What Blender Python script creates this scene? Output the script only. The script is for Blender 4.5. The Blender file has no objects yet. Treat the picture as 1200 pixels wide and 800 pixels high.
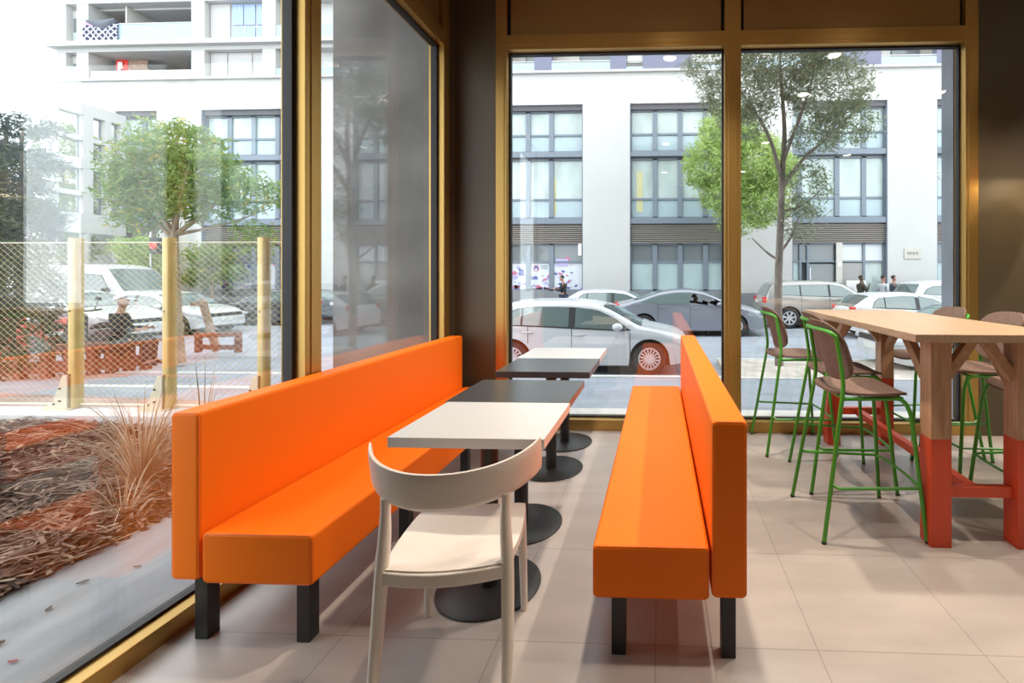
import bpy, bmesh, math, random
from mathutils import Vector, Matrix, noise
random.seed(7)
scene = bpy.context.scene
COL = scene.collection
PI = math.pi

# ------------------------------------------------------------------ materials
def new_mat(name):
    m = bpy.data.materials.new(name); m.use_nodes = True
    nt = m.node_tree
    return m, nt, nt.nodes['Principled BSDF']

def mat(name, col, rough=0.5, metal=0.0, spec=0.5, var=0.0, scale=8.0, bump=0.0, bscale=None, stretch=None, coat=0.0, detail=4.0):
    m, nt, b = new_mat(name)
    b.inputs['Base Color'].default_value = (*col, 1)
    b.inputs['Roughness'].default_value = rough
    b.inputs['Metallic'].default_value = metal
    b.inputs['Specular IOR Level'].default_value = spec
    b.inputs['Coat Weight'].default_value = coat
    if coat: b.inputs['Coat Roughness'].default_value = 0.08
    if var or bump:
        tc = nt.nodes.new('ShaderNodeTexCoord'); mp = nt.nodes.new('ShaderNodeMapping')
        nt.links.new(tc.outputs['Object'], mp.inputs['Vector'])
        if stretch: mp.inputs['Scale'].default_value = stretch
        n = nt.nodes.new('ShaderNodeTexNoise'); n.inputs['Scale'].default_value = scale; n.inputs['Detail'].default_value = detail
        nt.links.new(mp.outputs['Vector'], n.inputs['Vector'])
        if var:
            r = nt.nodes.new('ShaderNodeValToRGB')
            r.color_ramp.elements[0].position = 0.3; r.color_ramp.elements[1].position = 0.7
            r.color_ramp.elements[0].color = (*[max(0, c*(1-var)) for c in col], 1)
            r.color_ramp.elements[1].color = (*[min(1, c*(1+var)) for c in col], 1)
            nt.links.new(n.outputs['Fac'], r.inputs['Fac']); nt.links.new(r.outputs['Color'], b.inputs['Base Color'])
        if bump:
            n2 = nt.nodes.new('ShaderNodeTexNoise'); n2.inputs['Scale'].default_value = bscale or scale; n2.inputs['Detail'].default_value = 3
            nt.links.new(mp.outputs['Vector'], n2.inputs['Vector'])
            bp = nt.nodes.new('ShaderNodeBump'); bp.inputs['Strength'].default_value = bump; bp.inputs['Distance'].default_value = 0.01
            nt.links.new(n2.outputs['Fac'], bp.inputs['Height']); nt.links.new(bp.outputs['Normal'], b.inputs['Normal'])
    return m

def glass_mat(name, r0, tint=(0.97, 0.985, 0.98)):
    m = bpy.data.materials.new(name); m.use_nodes = True
    nt = m.node_tree; nt.nodes.clear(); L = nt.links.new
    out = nt.nodes.new('ShaderNodeOutputMaterial'); mix = nt.nodes.new('ShaderNodeMixShader')
    tr = nt.nodes.new('ShaderNodeBsdfTransparent'); gl = nt.nodes.new('ShaderNodeBsdfGlossy')
    tr.inputs['Color'].default_value = (*tint, 1); gl.inputs['Roughness'].default_value = 0.0
    gl.inputs['Color'].default_value = (1, 1, 1, 1)
    geo = nt.nodes.new('ShaderNodeNewGeometry'); dot = nt.nodes.new('ShaderNodeVectorMath'); dot.operation = 'DOT_PRODUCT'
    L(geo.outputs['Incoming'], dot.inputs[0]); L(geo.outputs['Normal'], dot.inputs[1])
    ab = nt.nodes.new('ShaderNodeMath'); ab.operation = 'ABSOLUTE'; L(dot.outputs['Value'], ab.inputs[0])
    sb = nt.nodes.new('ShaderNodeMath'); sb.operation = 'SUBTRACT'; sb.inputs[0].default_value = 1; L(ab.outputs[0], sb.inputs[1])
    pw = nt.nodes.new('ShaderNodeMath'); pw.operation = 'POWER'; pw.inputs[1].default_value = 5; L(sb.outputs[0], pw.inputs[0])
    ml = nt.nodes.new('ShaderNodeMath'); ml.operation = 'MULTIPLY_ADD'; ml.inputs[1].default_value = 1-r0; ml.inputs[2].default_value = r0
    L(pw.outputs[0], ml.inputs[0]); L(ml.outputs[0], mix.inputs['Fac'])
    L(tr.outputs[0], mix.inputs[1]); L(gl.outputs[0], mix.inputs[2]); L(mix.outputs[0], out.inputs['Surface'])
    return m

def emit_mat(name, col, s):
    m = bpy.data.materials.new(name); m.use_nodes = True
    b = m.node_tree.nodes['Principled BSDF']
    b.inputs['Base Color'].default_value = (*col, 1)
    b.inputs['Emission Color'].default_value = (*col, 1); b.inputs['Emission Strength'].default_value = s
    return m

def tile_mat():
    m, nt, b = new_mat('floor_tile'); L = nt.links.new
    tc = nt.nodes.new('ShaderNodeTexCoord'); mp = nt.nodes.new('ShaderNodeMapping')
    mp.inputs['Location'].default_value = (-0.585+0.6*10, -1.76+0.607*10, 0)
    L(tc.outputs['Object'], mp.inputs['Vector'])
    br = nt.nodes.new('ShaderNodeTexBrick'); br.offset = 0.0; br.squash = 1.0
    br.inputs['Scale'].default_value = 1.0; br.inputs['Brick Width'].default_value = 0.6; br.inputs['Row Height'].default_value = 0.607
    br.inputs['Mortar Size'].default_value = 0.0022; br.inputs['Mortar Smooth'].default_value = 0.2; br.inputs['Bias'].default_value = 0.0
    br.inputs['Color1'].default_value = (0.46, 0.42, 0.39, 1); br.inputs['Color2'].default_value = (0.44, 0.40, 0.375, 1)
    br.inputs['Mortar'].default_value = (0.29, 0.26, 0.24, 1)
    L(mp.outputs['Vector'], br.inputs['Vector'])
    n = nt.nodes.new('ShaderNodeTexNoise'); n.inputs['Scale'].default_value = 2.2; n.inputs['Detail'].default_value = 6
    mp2 = nt.nodes.new('ShaderNodeMapping'); mp2.inputs['Scale'].default_value = (1, 3.2, 1)
    L(tc.outputs['Object'], mp2.inputs['Vector']); L(mp2.outputs['Vector'], n.inputs['Vector'])
    rp = nt.nodes.new('ShaderNodeValToRGB'); rp.color_ramp.elements[0].color = (0.86, 0.86, 0.87, 1); rp.color_ramp.elements[1].color = (1.0, 1.0, 1.0, 1)
    rp.color_ramp.elements[0].position = 0.35; rp.color_ramp.elements[1].position = 0.65
    L(n.outputs['Fac'], rp.inputs['Fac'])
    mx = nt.nodes.new('ShaderNodeMix'); mx.data_type = 'RGBA'; mx.blend_type = 'MULTIPLY'; mx.inputs['Factor'].default_value = 1
    L(br.outputs['Color'], mx.inputs['A']); L(rp.outputs['Color'], mx.inputs['B']); L(mx.outputs['Result'], b.inputs['Base Color'])
    b.inputs['Roughness'].default_value = 0.3; b.inputs['Specular IOR Level'].default_value = 0.65
    return m

def wood_mat(name, c1, c2, stretch, rough=0.42):
    m, nt, b = new_mat(name); L = nt.links.new
    tc = nt.nodes.new('ShaderNodeTexCoord'); mp = nt.nodes.new('ShaderNodeMapping'); mp.inputs['Scale'].default_value = stretch
    L(tc.outputs['Object'], mp.inputs['Vector'])
    n = nt.nodes.new('ShaderNodeTexNoise'); n.inputs['Scale'].default_value = 6; n.inputs['Detail'].default_value = 8; n.inputs['Distortion'].default_value = 0.6
    L(mp.outputs['Vector'], n.inputs['Vector'])
    r = nt.nodes.new('ShaderNodeValToRGB'); r.color_ramp.elements[0].color = (*c1, 1); r.color_ramp.elements[1].color = (*c2, 1)
    r.color_ramp.elements[0].position = 0.3; r.color_ramp.elements[1].position = 0.7
    L(n.outputs['Fac'], r.inputs['Fac']); L(r.outputs['Color'], b.inputs['Base Color'])
    b.inputs['Roughness'].default_value = rough
    return m

def leg_mat():       # oak leg dipped in orange paint up to z = 0.55
    m = wood_mat('dipped_oak', (0.40, 0.22, 0.12), (0.56, 0.34, 0.20), (9, 9, 0.7))
    nt = m.node_tree; L = nt.links.new; b = nt.nodes['Principled BSDF']
    src = b.inputs['Base Color'].links[0].from_socket
    tc = nt.nodes.new('ShaderNodeTexCoord'); sp = nt.nodes.new('ShaderNodeSeparateXYZ'); L(tc.outputs['Object'], sp.inputs[0])
    lt = nt.nodes.new('ShaderNodeMath'); lt.operation = 'LESS_THAN'; lt.inputs[1].default_value = 0.553; L(sp.outputs['Z'], lt.inputs[0])
    mx = nt.nodes.new('ShaderNodeMix'); mx.data_type = 'RGBA'; L(lt.outputs[0], mx.inputs['Factor']); L(src, mx.inputs['A'])
    mx.inputs['B'].default_value = (0.60, 0.065, 0.018, 1); L(mx.outputs['Result'], b.inputs['Base Color'])
    return m

def random_mat(name, cols, rough=0.8, scale=30, trans=0.0):
    """colours scattered over the loose pieces of one mesh by the 'pick' attribute"""
    m, nt, b = new_mat(name); L = nt.links.new
    at = nt.nodes.new('ShaderNodeAttribute'); at.attribute_name = 'pick'
    r = nt.nodes.new('ShaderNodeValToRGB'); r.color_ramp.interpolation = 'LINEAR'
    while len(r.color_ramp.elements) < len(cols): r.color_ramp.elements.new(0.5)
    for i, c in enumerate(cols):
        r.color_ramp.elements[i].position = i/(len(cols)-1); r.color_ramp.elements[i].color = (*c, 1)
    L(at.outputs['Fac'], r.inputs['Fac']); L(r.outputs['Color'], b.inputs['Base Color'])
    b.inputs['Roughness'].default_value = rough; b.inputs['Specular IOR Level'].default_value = 0.3
    if trans:
        tl = nt.nodes.new('ShaderNodeBsdfTranslucent'); L(r.outputs['Color'], tl.inputs['Color'])
        mx = nt.nodes.new('ShaderNodeMixShader'); mx.inputs['Fac'].default_value = trans
        L(b.outputs[0], mx.inputs[1]); L(tl.outputs[0], mx.inputs[2]); L(mx.outputs[0], nt.nodes['Material Output'].inputs['Surface'])
    return m

M = dict(
    tile=tile_mat(),
    gold=mat('bronze_anodised_metal', (0.47, 0.29, 0.085), 0.36, 0.75, var=0.06, scale=3, stretch=(1, 1, 0.2)),
    goldpanel=mat('bronze_panel', (0.34, 0.20, 0.065), 0.42, 0.6),
    gasket=mat('black_gasket', (0.012, 0.011, 0.011), 0.6),
    olive=mat('olive_brown_paint', (0.085, 0.066, 0.038), 0.5, var=0.04, scale=2),
    ceil=mat('ceiling_paint', (0.55, 0.51, 0.45), 0.9, var=0.03),
    backwall=mat('interior_wall_paint', (0.15, 0.12, 0.085), 0.8, var=0.03),
    orange=mat('orange_leatherette', (0.98, 0.195, 0.009), 0.48, 0, 0.15, bump=0.03, bscale=260),
    orange2=mat('orange_piping', (0.92, 0.17, 0.010), 0.5),
    black=mat('black_powder_coat', (0.018, 0.018, 0.019), 0.42, 0, 0.5, bump=0.04, bscale=300),
    white=mat('white_laminate', (0.63, 0.615, 0.60), 0.32, 0, 0.5),
    dark=mat('charcoal_laminate', (0.06, 0.06, 0.062), 0.26, 0, 0.5),
    plastic=mat('cream_plastic', (0.80, 0.74, 0.67), 0.36, 0, 0.5),
    oak=wood_mat('oak_top', (0.36, 0.235, 0.145), (0.45, 0.31, 0.20), (14, 0.9, 6)),
    oakbrace=wood_mat('oak_brace', (0.42, 0.24, 0.13), (0.56, 0.34, 0.20), (5, 5, 5)),
    dipped=leg_mat(),
    opaint=mat('orange_red_paint', (0.60, 0.065, 0.018), 0.4),
    green=mat('green_steel_tube', (0.065, 0.32, 0.03), 0.32, 0, 0.5),
    felt=mat('brown_felt', (0.19, 0.125, 0.10), 0.85, 0, 0.2, var=0.28, scale=90, bump=0.12, bscale=220),
    lampor=mat('orange_enamel', (0.85, 0.16, 0.02), 0.3),
    lampin=emit_mat('lit_lamp_inside', (1.0, 0.86, 0.6), 1.2),
    bulb=emit_mat('lit_diffuser', (1.0, 0.9, 0.74), 16.0),
    steel=mat('brushed_steel', (0.5, 0.5, 0.5), 0.35, 0.9),
    glass=glass_mat('window_glass', 0.085),
    concrete=mat('cast_concrete', (0.165, 0.157, 0.148), 0.85, var=0.35, scale=1.6, bump=0.15, bscale=25, detail=8),
    skylitconc=mat('skylight_tinted_concrete', (0.26, 0.29, 0.34), 0.85, var=0.15, scale=2.5, detail=8),  # same cast concrete, with bluish sky light painted into its colour
    slab=mat('pale_concrete_slab', (0.225, 0.23, 0.24), 0.75, var=0.3, scale=1.6, bump=0.1, bscale=40, detail=9, stretch=(3.2, 0.9, 1)),
    kerb=mat('white_concrete_kerb', (0.54, 0.53, 0.515), 0.8, var=0.08),
    asphalt=mat('grey_asphalt', (0.27, 0.29, 0.33), 0.85, var=0.14, scale=1.6, bump=0.1, bscale=60, detail=9),
    walk=mat('grey_pavement', (0.25, 0.27, 0.31), 0.8, var=0.18, scale=1.3, stretch=(0.6, 2.2, 1), detail=9),
    sand=mat('sandy_paving', (0.46, 0.41, 0.36), 0.9, var=0.25, scale=2.5, detail=9),
    redpave=mat('red_block_paving', (0.32, 0.20, 0.17), 0.85, var=0.2, scale=3, detail=8),
    facade=mat('white_render', (0.50, 0.495, 0.48), 0.85, var=0.03, scale=0.5),
    ledge=mat('pale_stone_ledge', (0.46, 0.455, 0.445), 0.8),
    plinth=mat('grey_stone_plinth', (0.20, 0.21, 0.225), 0.7, var=0.12, scale=2),
    gframe=mat('blue_grey_window_frame', (0.17, 0.20, 0.24), 0.5, 0.1),
    reveal=mat('dark_reveal', (0.10, 0.10, 0.11), 0.7),
    pane=mat('curtained_pane', (0.42, 0.49, 0.47), 0.06, 0, 0.6, var=0.18, scale=0.8, stretch=(2.4, 1, 0.8)),
    paneblue=mat('tinted_lower_pane', (0.35, 0.44, 0.47), 0.08, 0, 0.6, var=0.1, scale=0.7),
    panedark=mat('dark_pane', (0.17, 0.19, 0.20), 0.05, 0, 0.7),
    shop=mat('frosted_shop_pane', (0.42, 0.52, 0.53), 0.15, 0, 0.5, var=0.12, scale=0.8),
    shopwhite=mat('white_window_film', (0.60, 0.62, 0.66), 0.25, 0, 0.5),
    louvre=mat('taupe_louvre', (0.30, 0.265, 0.24), 0.55, 0.2),
    violet=mat('violet_grey_cladding', (0.15, 0.155, 0.225), 0.6),
    balglass=mat('frosted_balcony_glass', (0.34, 0.45, 0.51), 0.1, 0, 0.5),
    loggia=mat('loggia_wall', (0.52, 0.50, 0.46), 0.85),
    loggiaceil=mat('loggia_ceiling', (0.48, 0.47, 0.46), 0.9),
    bluecurtain=mat('pale_blue_curtain', (0.30, 0.40, 0.60), 0.3, 0, 0.5, var=0.2, scale=4, stretch=(4, 1, 0.4)),
    carwhite=mat('white_car_paint', (0.58, 0.59, 0.61), 0.28, 0, 0.5, coat=0.6),
    carsilver=mat('silver_car_paint', (0.50, 0.51, 0.53), 0.3, 0.25, 0.5, coat=0.6),
    cargrey=mat('grey_car_paint', (0.23, 0.24, 0.275), 0.28, 0.35, 0.5, coat=0.7),
    carsuv=mat('pewter_car_paint', (0.36, 0.345, 0.325), 0.3, 0.35, 0.5, coat=0.6),
    cardark=mat('anthracite_car_paint', (0.06, 0.065, 0.075), 0.25, 0.2, 0.5, coat=0.8),
    carred=mat('red_car_paint', (0.55, 0.05, 0.045), 0.28, 0, 0.5, coat=0.7),
    carglass=mat('tinted_car_glass', (0.11, 0.15, 0.145), 0.04, 0, 1.0, coat=0.5),
    rubber=mat('tyre_rubber', (0.02, 0.02, 0.021), 0.75),
    alloy=mat('alloy_wheel', (0.62, 0.62, 0.63), 0.35, 0.4),
    trim=mat('black_car_trim', (0.02, 0.02, 0.022), 0.45),
    chrome=mat('chrome', (0.75, 0.76, 0.78), 0.12, 1.0),
    tail=mat('red_tail_lens', (0.60, 0.03, 0.03), 0.15, 0, 0.6),
    head=mat('clear_head_lens', (0.60, 0.63, 0.66), 0.1, 0.2, 0.7),
    plate=mat('number_plate', (0.72, 0.72, 0.68), 0.4),
    skin=mat('skin', (0.42, 0.22, 0.15), 0.6), skindark=mat('deep_skin', (0.14, 0.07, 0.045), 0.6),
    hair=mat('dark_hair', (0.018, 0.013, 0.01), 0.7), eye=mat('dark_eye', (0.02, 0.015, 0.012), 0.3),
    cblack=mat('black_cloth', (0.022, 0.024, 0.03), 0.85), cnavy=mat('slate_blue_cloth', (0.085, 0.10, 0.14), 0.85),
    cpale=mat('pale_grey_cloth', (0.50, 0.53, 0.58), 0.85), colive=mat('dark_olive_cloth', (0.045, 0.045, 0.03), 0.85),
    cjean=mat('dark_denim', (0.04, 0.055, 0.10), 0.85), cwhite=mat('white_cloth', (0.75, 0.74, 0.72), 0.85), cblue=mat('blue_cloth', (0.12, 0.27, 0.6), 0.8),
    bark=mat('grey_brown_bark', (0.20, 0.165, 0.135), 0.9, var=0.4, scale=9, bump=0.5, bscale=30, stretch=(1, 1, 0.4)),
    palebark=mat('pale_bark', (0.33, 0.26, 0.19), 0.9, var=0.25, scale=9, stretch=(1, 1, 0.3)),
    redwood=mat('red_brown_timber', (0.23, 0.075, 0.05), 0.7, var=0.25, scale=8, stretch=(0.5, 0.5, 3)),
    stakewood=mat('stake_timber', (0.30, 0.19, 0.13), 0.8, var=0.2, scale=8),
    netting=mat('gilded_wire', (0.55, 0.44, 0.24), 0.4, 0.4),
    postgold=mat('yellow_gilt_post', (0.60, 0.43, 0.17), 0.42, 0.35, var=0.1, scale=5),
    bracket=mat('cream_bracket', (0.62, 0.54, 0.40), 0.45, 0.3),
    soil=mat('mulch_bed', (0.12, 0.06, 0.038), 0.95, var=0.6, scale=14, bump=1.0, bscale=40),
    chips=random_mat('bark_chips', [(0.035, 0.018, 0.013), (0.10, 0.048, 0.032), (0.18, 0.10, 0.068), (0.32, 0.22, 0.155), (0.06, 0.03, 0.022)], 0.9),
    straw=random_mat('dry_blades', [(0.36, 0.27, 0.19), (0.52, 0.42, 0.31), (0.62, 0.52, 0.40)], 0.8, trans=0.2),
    blade=random_mat('green_blades', [(0.05, 0.10, 0.05), (0.12, 0.18, 0.07), (0.10, 0.14, 0.10)], 0.7, trans=0.2),
    leafgrey=random_mat('grey_green_leaves', [(0.13, 0.165, 0.095), (0.24, 0.285, 0.17), (0.36, 0.40, 0.27), (0.18, 0.22, 0.14)], 0.45, trans=0.35),
    leaflime=random_mat('lime_leaves', [(0.25, 0.35, 0.10), (0.40, 0.52, 0.17), (0.55, 0.66, 0.26), (0.31, 0.43, 0.13)], 0.5, trans=0.45),
    leafyoung=random_mat('green_yellow_leaves', [(0.10, 0.18, 0.05), (0.18, 0.29, 0.08), (0.30, 0.40, 0.12), (0.15, 0.25, 0.07), (0.65, 0.50, 0.08)], 0.5, trans=0.4),
    leafdark=random_mat('dark_leaves', [(0.035, 0.045, 0.025), (0.08, 0.10, 0.05), (0.15, 0.16, 0.085), (0.055, 0.07, 0.04)], 0.5, trans=0.15),
    leafblue=random_mat('blue_green_needles', [(0.045, 0.065, 0.058), (0.085, 0.115, 0.10), (0.15, 0.18, 0.165)], 0.5, trans=0.15),
    deadleaf=mat('dead_leaf', (0.11, 0.07, 0.045), 0.8, var=0.3), redleaf=mat('red_leaf', (0.30, 0.03, 0.03), 0.7, var=0.2),
    plaque=mat('beige_plaque', (0.46, 0.44, 0.38), 0.5, 0.2), plaqueink=mat('plaque_lettering', (0.17, 0.15, 0.11), 0.6),
    lilac=mat('lilac_sign', (0.47, 0.40, 0.72), 0.5), decal1=mat('navy_petal_film', (0.10, 0.12, 0.34), 0.5), decal2=mat('rose_petal_film', (0.55, 0.16, 0.27), 0.5),
    decal3=mat('violet_petal_film', (0.38, 0.34, 0.62), 0.5), paper=mat('white_paper', (0.8, 0.8, 0.8), 0.6),
    redsign=mat('red_signal', (0.75, 0.03, 0.02), 0.4),
    door=mat('grey_door', (0.33, 0.32, 0.31), 0.5), doorframe=mat('pale_door_post', (0.55, 0.52, 0.48), 0.6),
    duvet=mat('navy_patterned_duvet', (0.03, 0.04, 0.09), 0.9), duvetgrey=mat('slate_blanket', (0.13, 0.14, 0.17), 0.9), pinkcloth=mat('pink_lining', (0.55, 0.33, 0.52), 0.9),
    yellow=mat('yellow_blind', (0.52, 0.49, 0.27), 0.6),
)
# duvet lattice
def lattice():
    nt = M['duvet'].node_tree; L = nt.links.new; b = nt.nodes['Principled BSDF']
    tc = nt.nodes.new('ShaderNodeTexCoord'); mp = nt.nodes.new('ShaderNodeMapping'); mp.inputs['Rotation'].default_value = (0, PI/4, 0)
    L(tc.outputs['Object'], mp.inputs[0])
    sp = nt.nodes.new('ShaderNodeSeparateXYZ'); L(mp.outputs[0], sp.inputs[0])
    outs = []
    for ax in 'XZ':
        f = nt.nodes.new('ShaderNodeMath'); f.operation = 'PINGPONG'; f.inputs[1].default_value = 0.1; L(sp.outputs[ax], f.inputs[0])
        l = nt.nodes.new('ShaderNodeMath'); l.operation = 'LESS_THAN'; l.inputs[1].default_value = 0.025; L(f.outputs[0], l.inputs[0]); outs.append(l)
    mxm = nt.nodes.new('ShaderNodeMath'); mxm.operation = 'MAXIMUM'; L(outs[0].outputs[0], mxm.inputs[0]); L(outs[1].outputs[0], mxm.inputs[1])
    mx = nt.nodes.new('ShaderNodeMix'); mx.data_type = 'RGBA'; L(mxm.outputs[0], mx.inputs['Factor'])
    mx.inputs['A'].default_value = (0.03, 0.04, 0.09, 1); mx.inputs['B'].default_value = (0.7, 0.7, 0.75, 1); L(mx.outputs['Result'], b.inputs['Base Color'])
lattice()

# ------------------------------------------------------------------ mesh helper
class G:
    def __init__(s): s.v = []; s.f = []; s.pick = []
    def add(s, vs, fs, pick=0.0):
        o = len(s.v); s.v += [tuple(v) for v in vs]; s.f += [[o+i for i in f] for f in fs]; s.pick += [pick]*len(fs); return s
    def box(s, x0, y0, z0, x1, y1, z1):
        x0, x1 = min(x0, x1), max(x0, x1); y0, y1 = min(y0, y1), max(y0, y1); z0, z1 = min(z0, z1), max(z0, z1)
        return s.add([(x0,y0,z0),(x1,y0,z0),(x1,y1,z0),(x0,y1,z0),(x0,y0,z1),(x1,y0,z1),(x1,y1,z1),(x0,y1,z1)],
                     [(0,3,2,1),(4,5,6,7),(0,1,5,4),(1,2,6,5),(2,3,7,6),(3,0,4,7)])
    def bar(s, p0, p1, w, h, up=(0,0,1)):
        """rectangular bar from p0 to p1, w across, h along up"""
        p0, p1 = Vector(p0), Vector(p1); d = (p1-p0).normalized(); u = Vector(up)
        a = d.cross(u).normalized(); u = a.cross(d).normalized()
        vs = [p + a*(sx*w/2) + u*(sz*h/2) for p in (p0, p1) for sx, sz in ((-1,-1),(1,-1),(1,1),(-1,1))]
        return s.add(vs, [(3,2,1,0),(4,5,6,7),(0,1,5,4),(1,2,6,5),(2,3,7,6),(3,0,4,7)])
    def tube(s, pts, r, n=10, closed=False, cap=True):
        pts = [Vector(p) for p in pts]; N = len(pts)
        rs = r if isinstance(r, (list, tuple)) else [r]*N
        ref = None; rings = []
        for i, p in enumerate(pts):
            if closed: d = pts[(i+1) % N]-pts[i-1]
            else: d = pts[min(i+1, N-1)]-pts[max(i-1, 0)]
            d = d.normalized() if d.length > 1e-9 else Vector((0,0,1))
            if ref is None:
                ref = d.cross(Vector((0,0,1)))
                if ref.length < 0.1: ref = d.cross(Vector((1,0,0)))
            ref = (ref - d*ref.dot(d)).normalized(); b = d.cross(ref)
            rings.append([p + (ref*math.cos(t)+b*math.sin(t))*rs[i] for t in [2*PI*k/n for k in range(n)]])
        vs = [v for rg in rings for v in rg]; fs = []
        for i in range(N if closed else N-1):
            for k in range(n):
                a, b2 = i*n, ((i+1) % N)*n
                fs.append((a+k, a+(k+1) % n, b2+(k+1) % n, b2+k))
        if cap and not closed: fs += [tuple(range(n-1, -1, -1)), tuple((N-1)*n+k for k in range(n))]
        return s.add(vs, fs)
    def cyl(s, p0, p1, r0, r1=None, n=20): return s.tube([p0, p1], [r0, r1 if r1 is not None else r0], n)
    def lathe(s, prof, c=(0,0,0), n=32, axis='z'):
        vs = []
        for r, h in prof:
            for k in range(n):
                t = 2*PI*k/n; a, b = r*math.cos(t), r*math.sin(t)
                vs.append((c[0]+a, c[1]+b, c[2]+h) if axis == 'z' else (c[0]+a, c[1]+h, c[2]+b))
        fs = []
        for i in range(len(prof)-1):
            for k in range(n):
                f = (i*n+k, i*n+(k+1) % n, (i+1)*n+(k+1) % n, (i+1)*n+k)
                fs.append(f if axis == 'z' else f[::-1])
        return s.add(vs, fs)
    def grid(s, fn, nu, nv, flip=False):
        vs = [fn(i/nu, j/nv) for i in range(nu+1) for j in range(nv+1)]; fs = []
        for i in range(nu):
            for j in range(nv):
                a = i*(nv+1)+j; f = (a, a+nv+1, a+nv+2, a+1); fs.append(f[::-1] if flip else f)
        return s.add(vs, fs)
    def shell(s, fn, nu, nv):
        """closed slab: fn(u,v,side) with side 0 and 1 the two faces"""
        A = [fn(i/nu, j/nv, 0) for i in range(nu+1) for j in range(nv+1)]; B = [fn(i/nu, j/nv, 1) for i in range(nu+1) for j in range(nv+1)]
        n = len(A); fs = []; W = nv+1
        for i in range(nu):
            for j in range(nv):
                a = i*W+j; fs.append((a, a+1, a+W+1, a+W)); fs.append((n+a, n+a+W, n+a+W+1, n+a+1))
        for i in range(nu):
            a = i*W; fs.append((a, a+W, n+a+W, n+a)); b = i*W+nv; fs.append((b, n+b, n+b+W, b+W))
        for j in range(nv):
            a = j; fs.append((a, n+a, n+a+1, a+1)); b = nu*W+j; fs.append((b, b+1, n+b+1, n+b))
        return s.add(A+B, fs)
    def prism(s, poly, fn0, fn1):
        n = len(poly); vs = [fn0(*p) for p in poly]+[fn1(*p) for p in poly]
        return s.add(vs, [tuple(range(n-1, -1, -1)), tuple(range(n, 2*n))]+[(i, (i+1) % n, n+(i+1) % n, n+i) for i in range(n)])
    def ball(s, c, r, n=12, sc=(1,1,1)):
        prof = [(r*math.sin(PI*i/n), -r*math.cos(PI*i/n)) for i in range(n+1)]
        prof[0] = (r*0.01, -r); prof[-1] = (r*0.01, r)
        o = len(s.v); s.lathe(prof, (0,0,0), 2*n)
        for i in range(o, len(s.v)):
            v = s.v[i]; s.v[i] = (c[0]+v[0]*sc[0], c[1]+v[1]*sc[1], c[2]+v[2]*sc[2])
        return s
    def build(s, name, m, parent=None, bevel=0.0, smooth=False, seg=2, picks=False, fix=True, sub=0, angle=0.7):
        me = bpy.data.meshes.new(name); me.from_pydata(s.v, [], s.f); me.update()
        if fix:
            bm = bmesh.new(); bm.from_mesh(me); bmesh.ops.recalc_face_normals(bm, faces=bm.faces); bm.to_mesh(me); bm.free()
        if picks:
            at = me.attributes.new('pick', 'FLOAT', 'FACE'); at.data.foreach_set('value', s.pick)
        me.materials.append(m if not isinstance(m, str) else M[m])
        if smooth or bevel:
            me.polygons.foreach_set('use_smooth', [True]*len(me.polygons)); me.set_sharp_from_angle(angle=angle)
        o = bpy.data.objects.new(name, me); COL.objects.link(o)
        if parent: o.parent = parent
        if bevel:
            b = o.modifiers.new('edge', 'BEVEL'); b.width = bevel; b.segments = seg; b.limit_method = 'ANGLE'; b.angle_limit = 0.6; b.harden_normals = True
        if sub:
            b = o.modifiers.new('sub', 'SUBSURF'); b.levels = sub; b.render_levels = sub
        return o

def tag(o, label=None, cat=None, group=None, kind=None):
    if label: o['label'] = label
    if cat: o['category'] = cat
    if group: o['group'] = group
    if kind: o['kind'] = kind
    return o
def thing(name, label, cat, loc=(0,0,0), rotz=0.0, group=None):
    o = bpy.data.objects.new(name, None); COL.objects.link(o); o.empty_display_size = 0.1
    o.location = loc; o.rotation_euler = (0, 0, rotz)
    return tag(o, label, cat, group)
def struct(name, g, m, parent=None, **k):
    o = g.build(name, m, parent, **k); o['kind'] = 'structure'
    return o
KIDS = {}
def dup(root, loc, rotz=0.0, label=None, group=None):
    kids = {}
    for o in COL.objects:
        if o.parent: kids.setdefault(o.parent.name, []).append(o)
    def rec(o, parent):
        c = o.copy(); COL.objects.link(c)
        if parent: c.parent = parent
        for k in kids.get(o.name, []): rec(k, c)
        return c
    r = rec(root, None); r.location = loc; r.rotation_euler = (0, 0, rotz)
    if label: r['label'] = label
    if group: r['group'] = group
    return r
def smooth_path(pts, k=6):
    """round a polyline: Catmull-Rom through the points"""
    P = [Vector(p) for p in pts]; P = [P[0]*2-P[1]]+P+[P[-1]*2-P[-2]]; out = []
    for i in range(1, len(P)-2):
        for j in range(k):
            t = j/k; a, b, c, d = P[i-1], P[i], P[i+1], P[i+2]
            out.append(0.5*((2*b)+(c-a)*t+(2*a-5*b+4*c-d)*t*t+(3*b-a-3*c+d)*t**3))
    return out+[P[-2]]
def fillet(pts, r, k=5):
    """polyline with rounded corners"""
    P = [Vector(p) for p in pts]; out = [P[0]]
    for i in range(1, len(P)-1):
        a = (P[i-1]-P[i]); b = (P[i+1]-P[i]); ra = min(r, a.length*0.49, b.length*0.49)
        p0 = P[i]+a.normalized()*ra; p1 = P[i]+b.normalized()*ra
        for j in range(k+1):
            t = j/k; out.append(p0*(1-t)**2+P[i]*2*t*(1-t)+p1*t*t)
    return out+[P[-1]]
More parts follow.
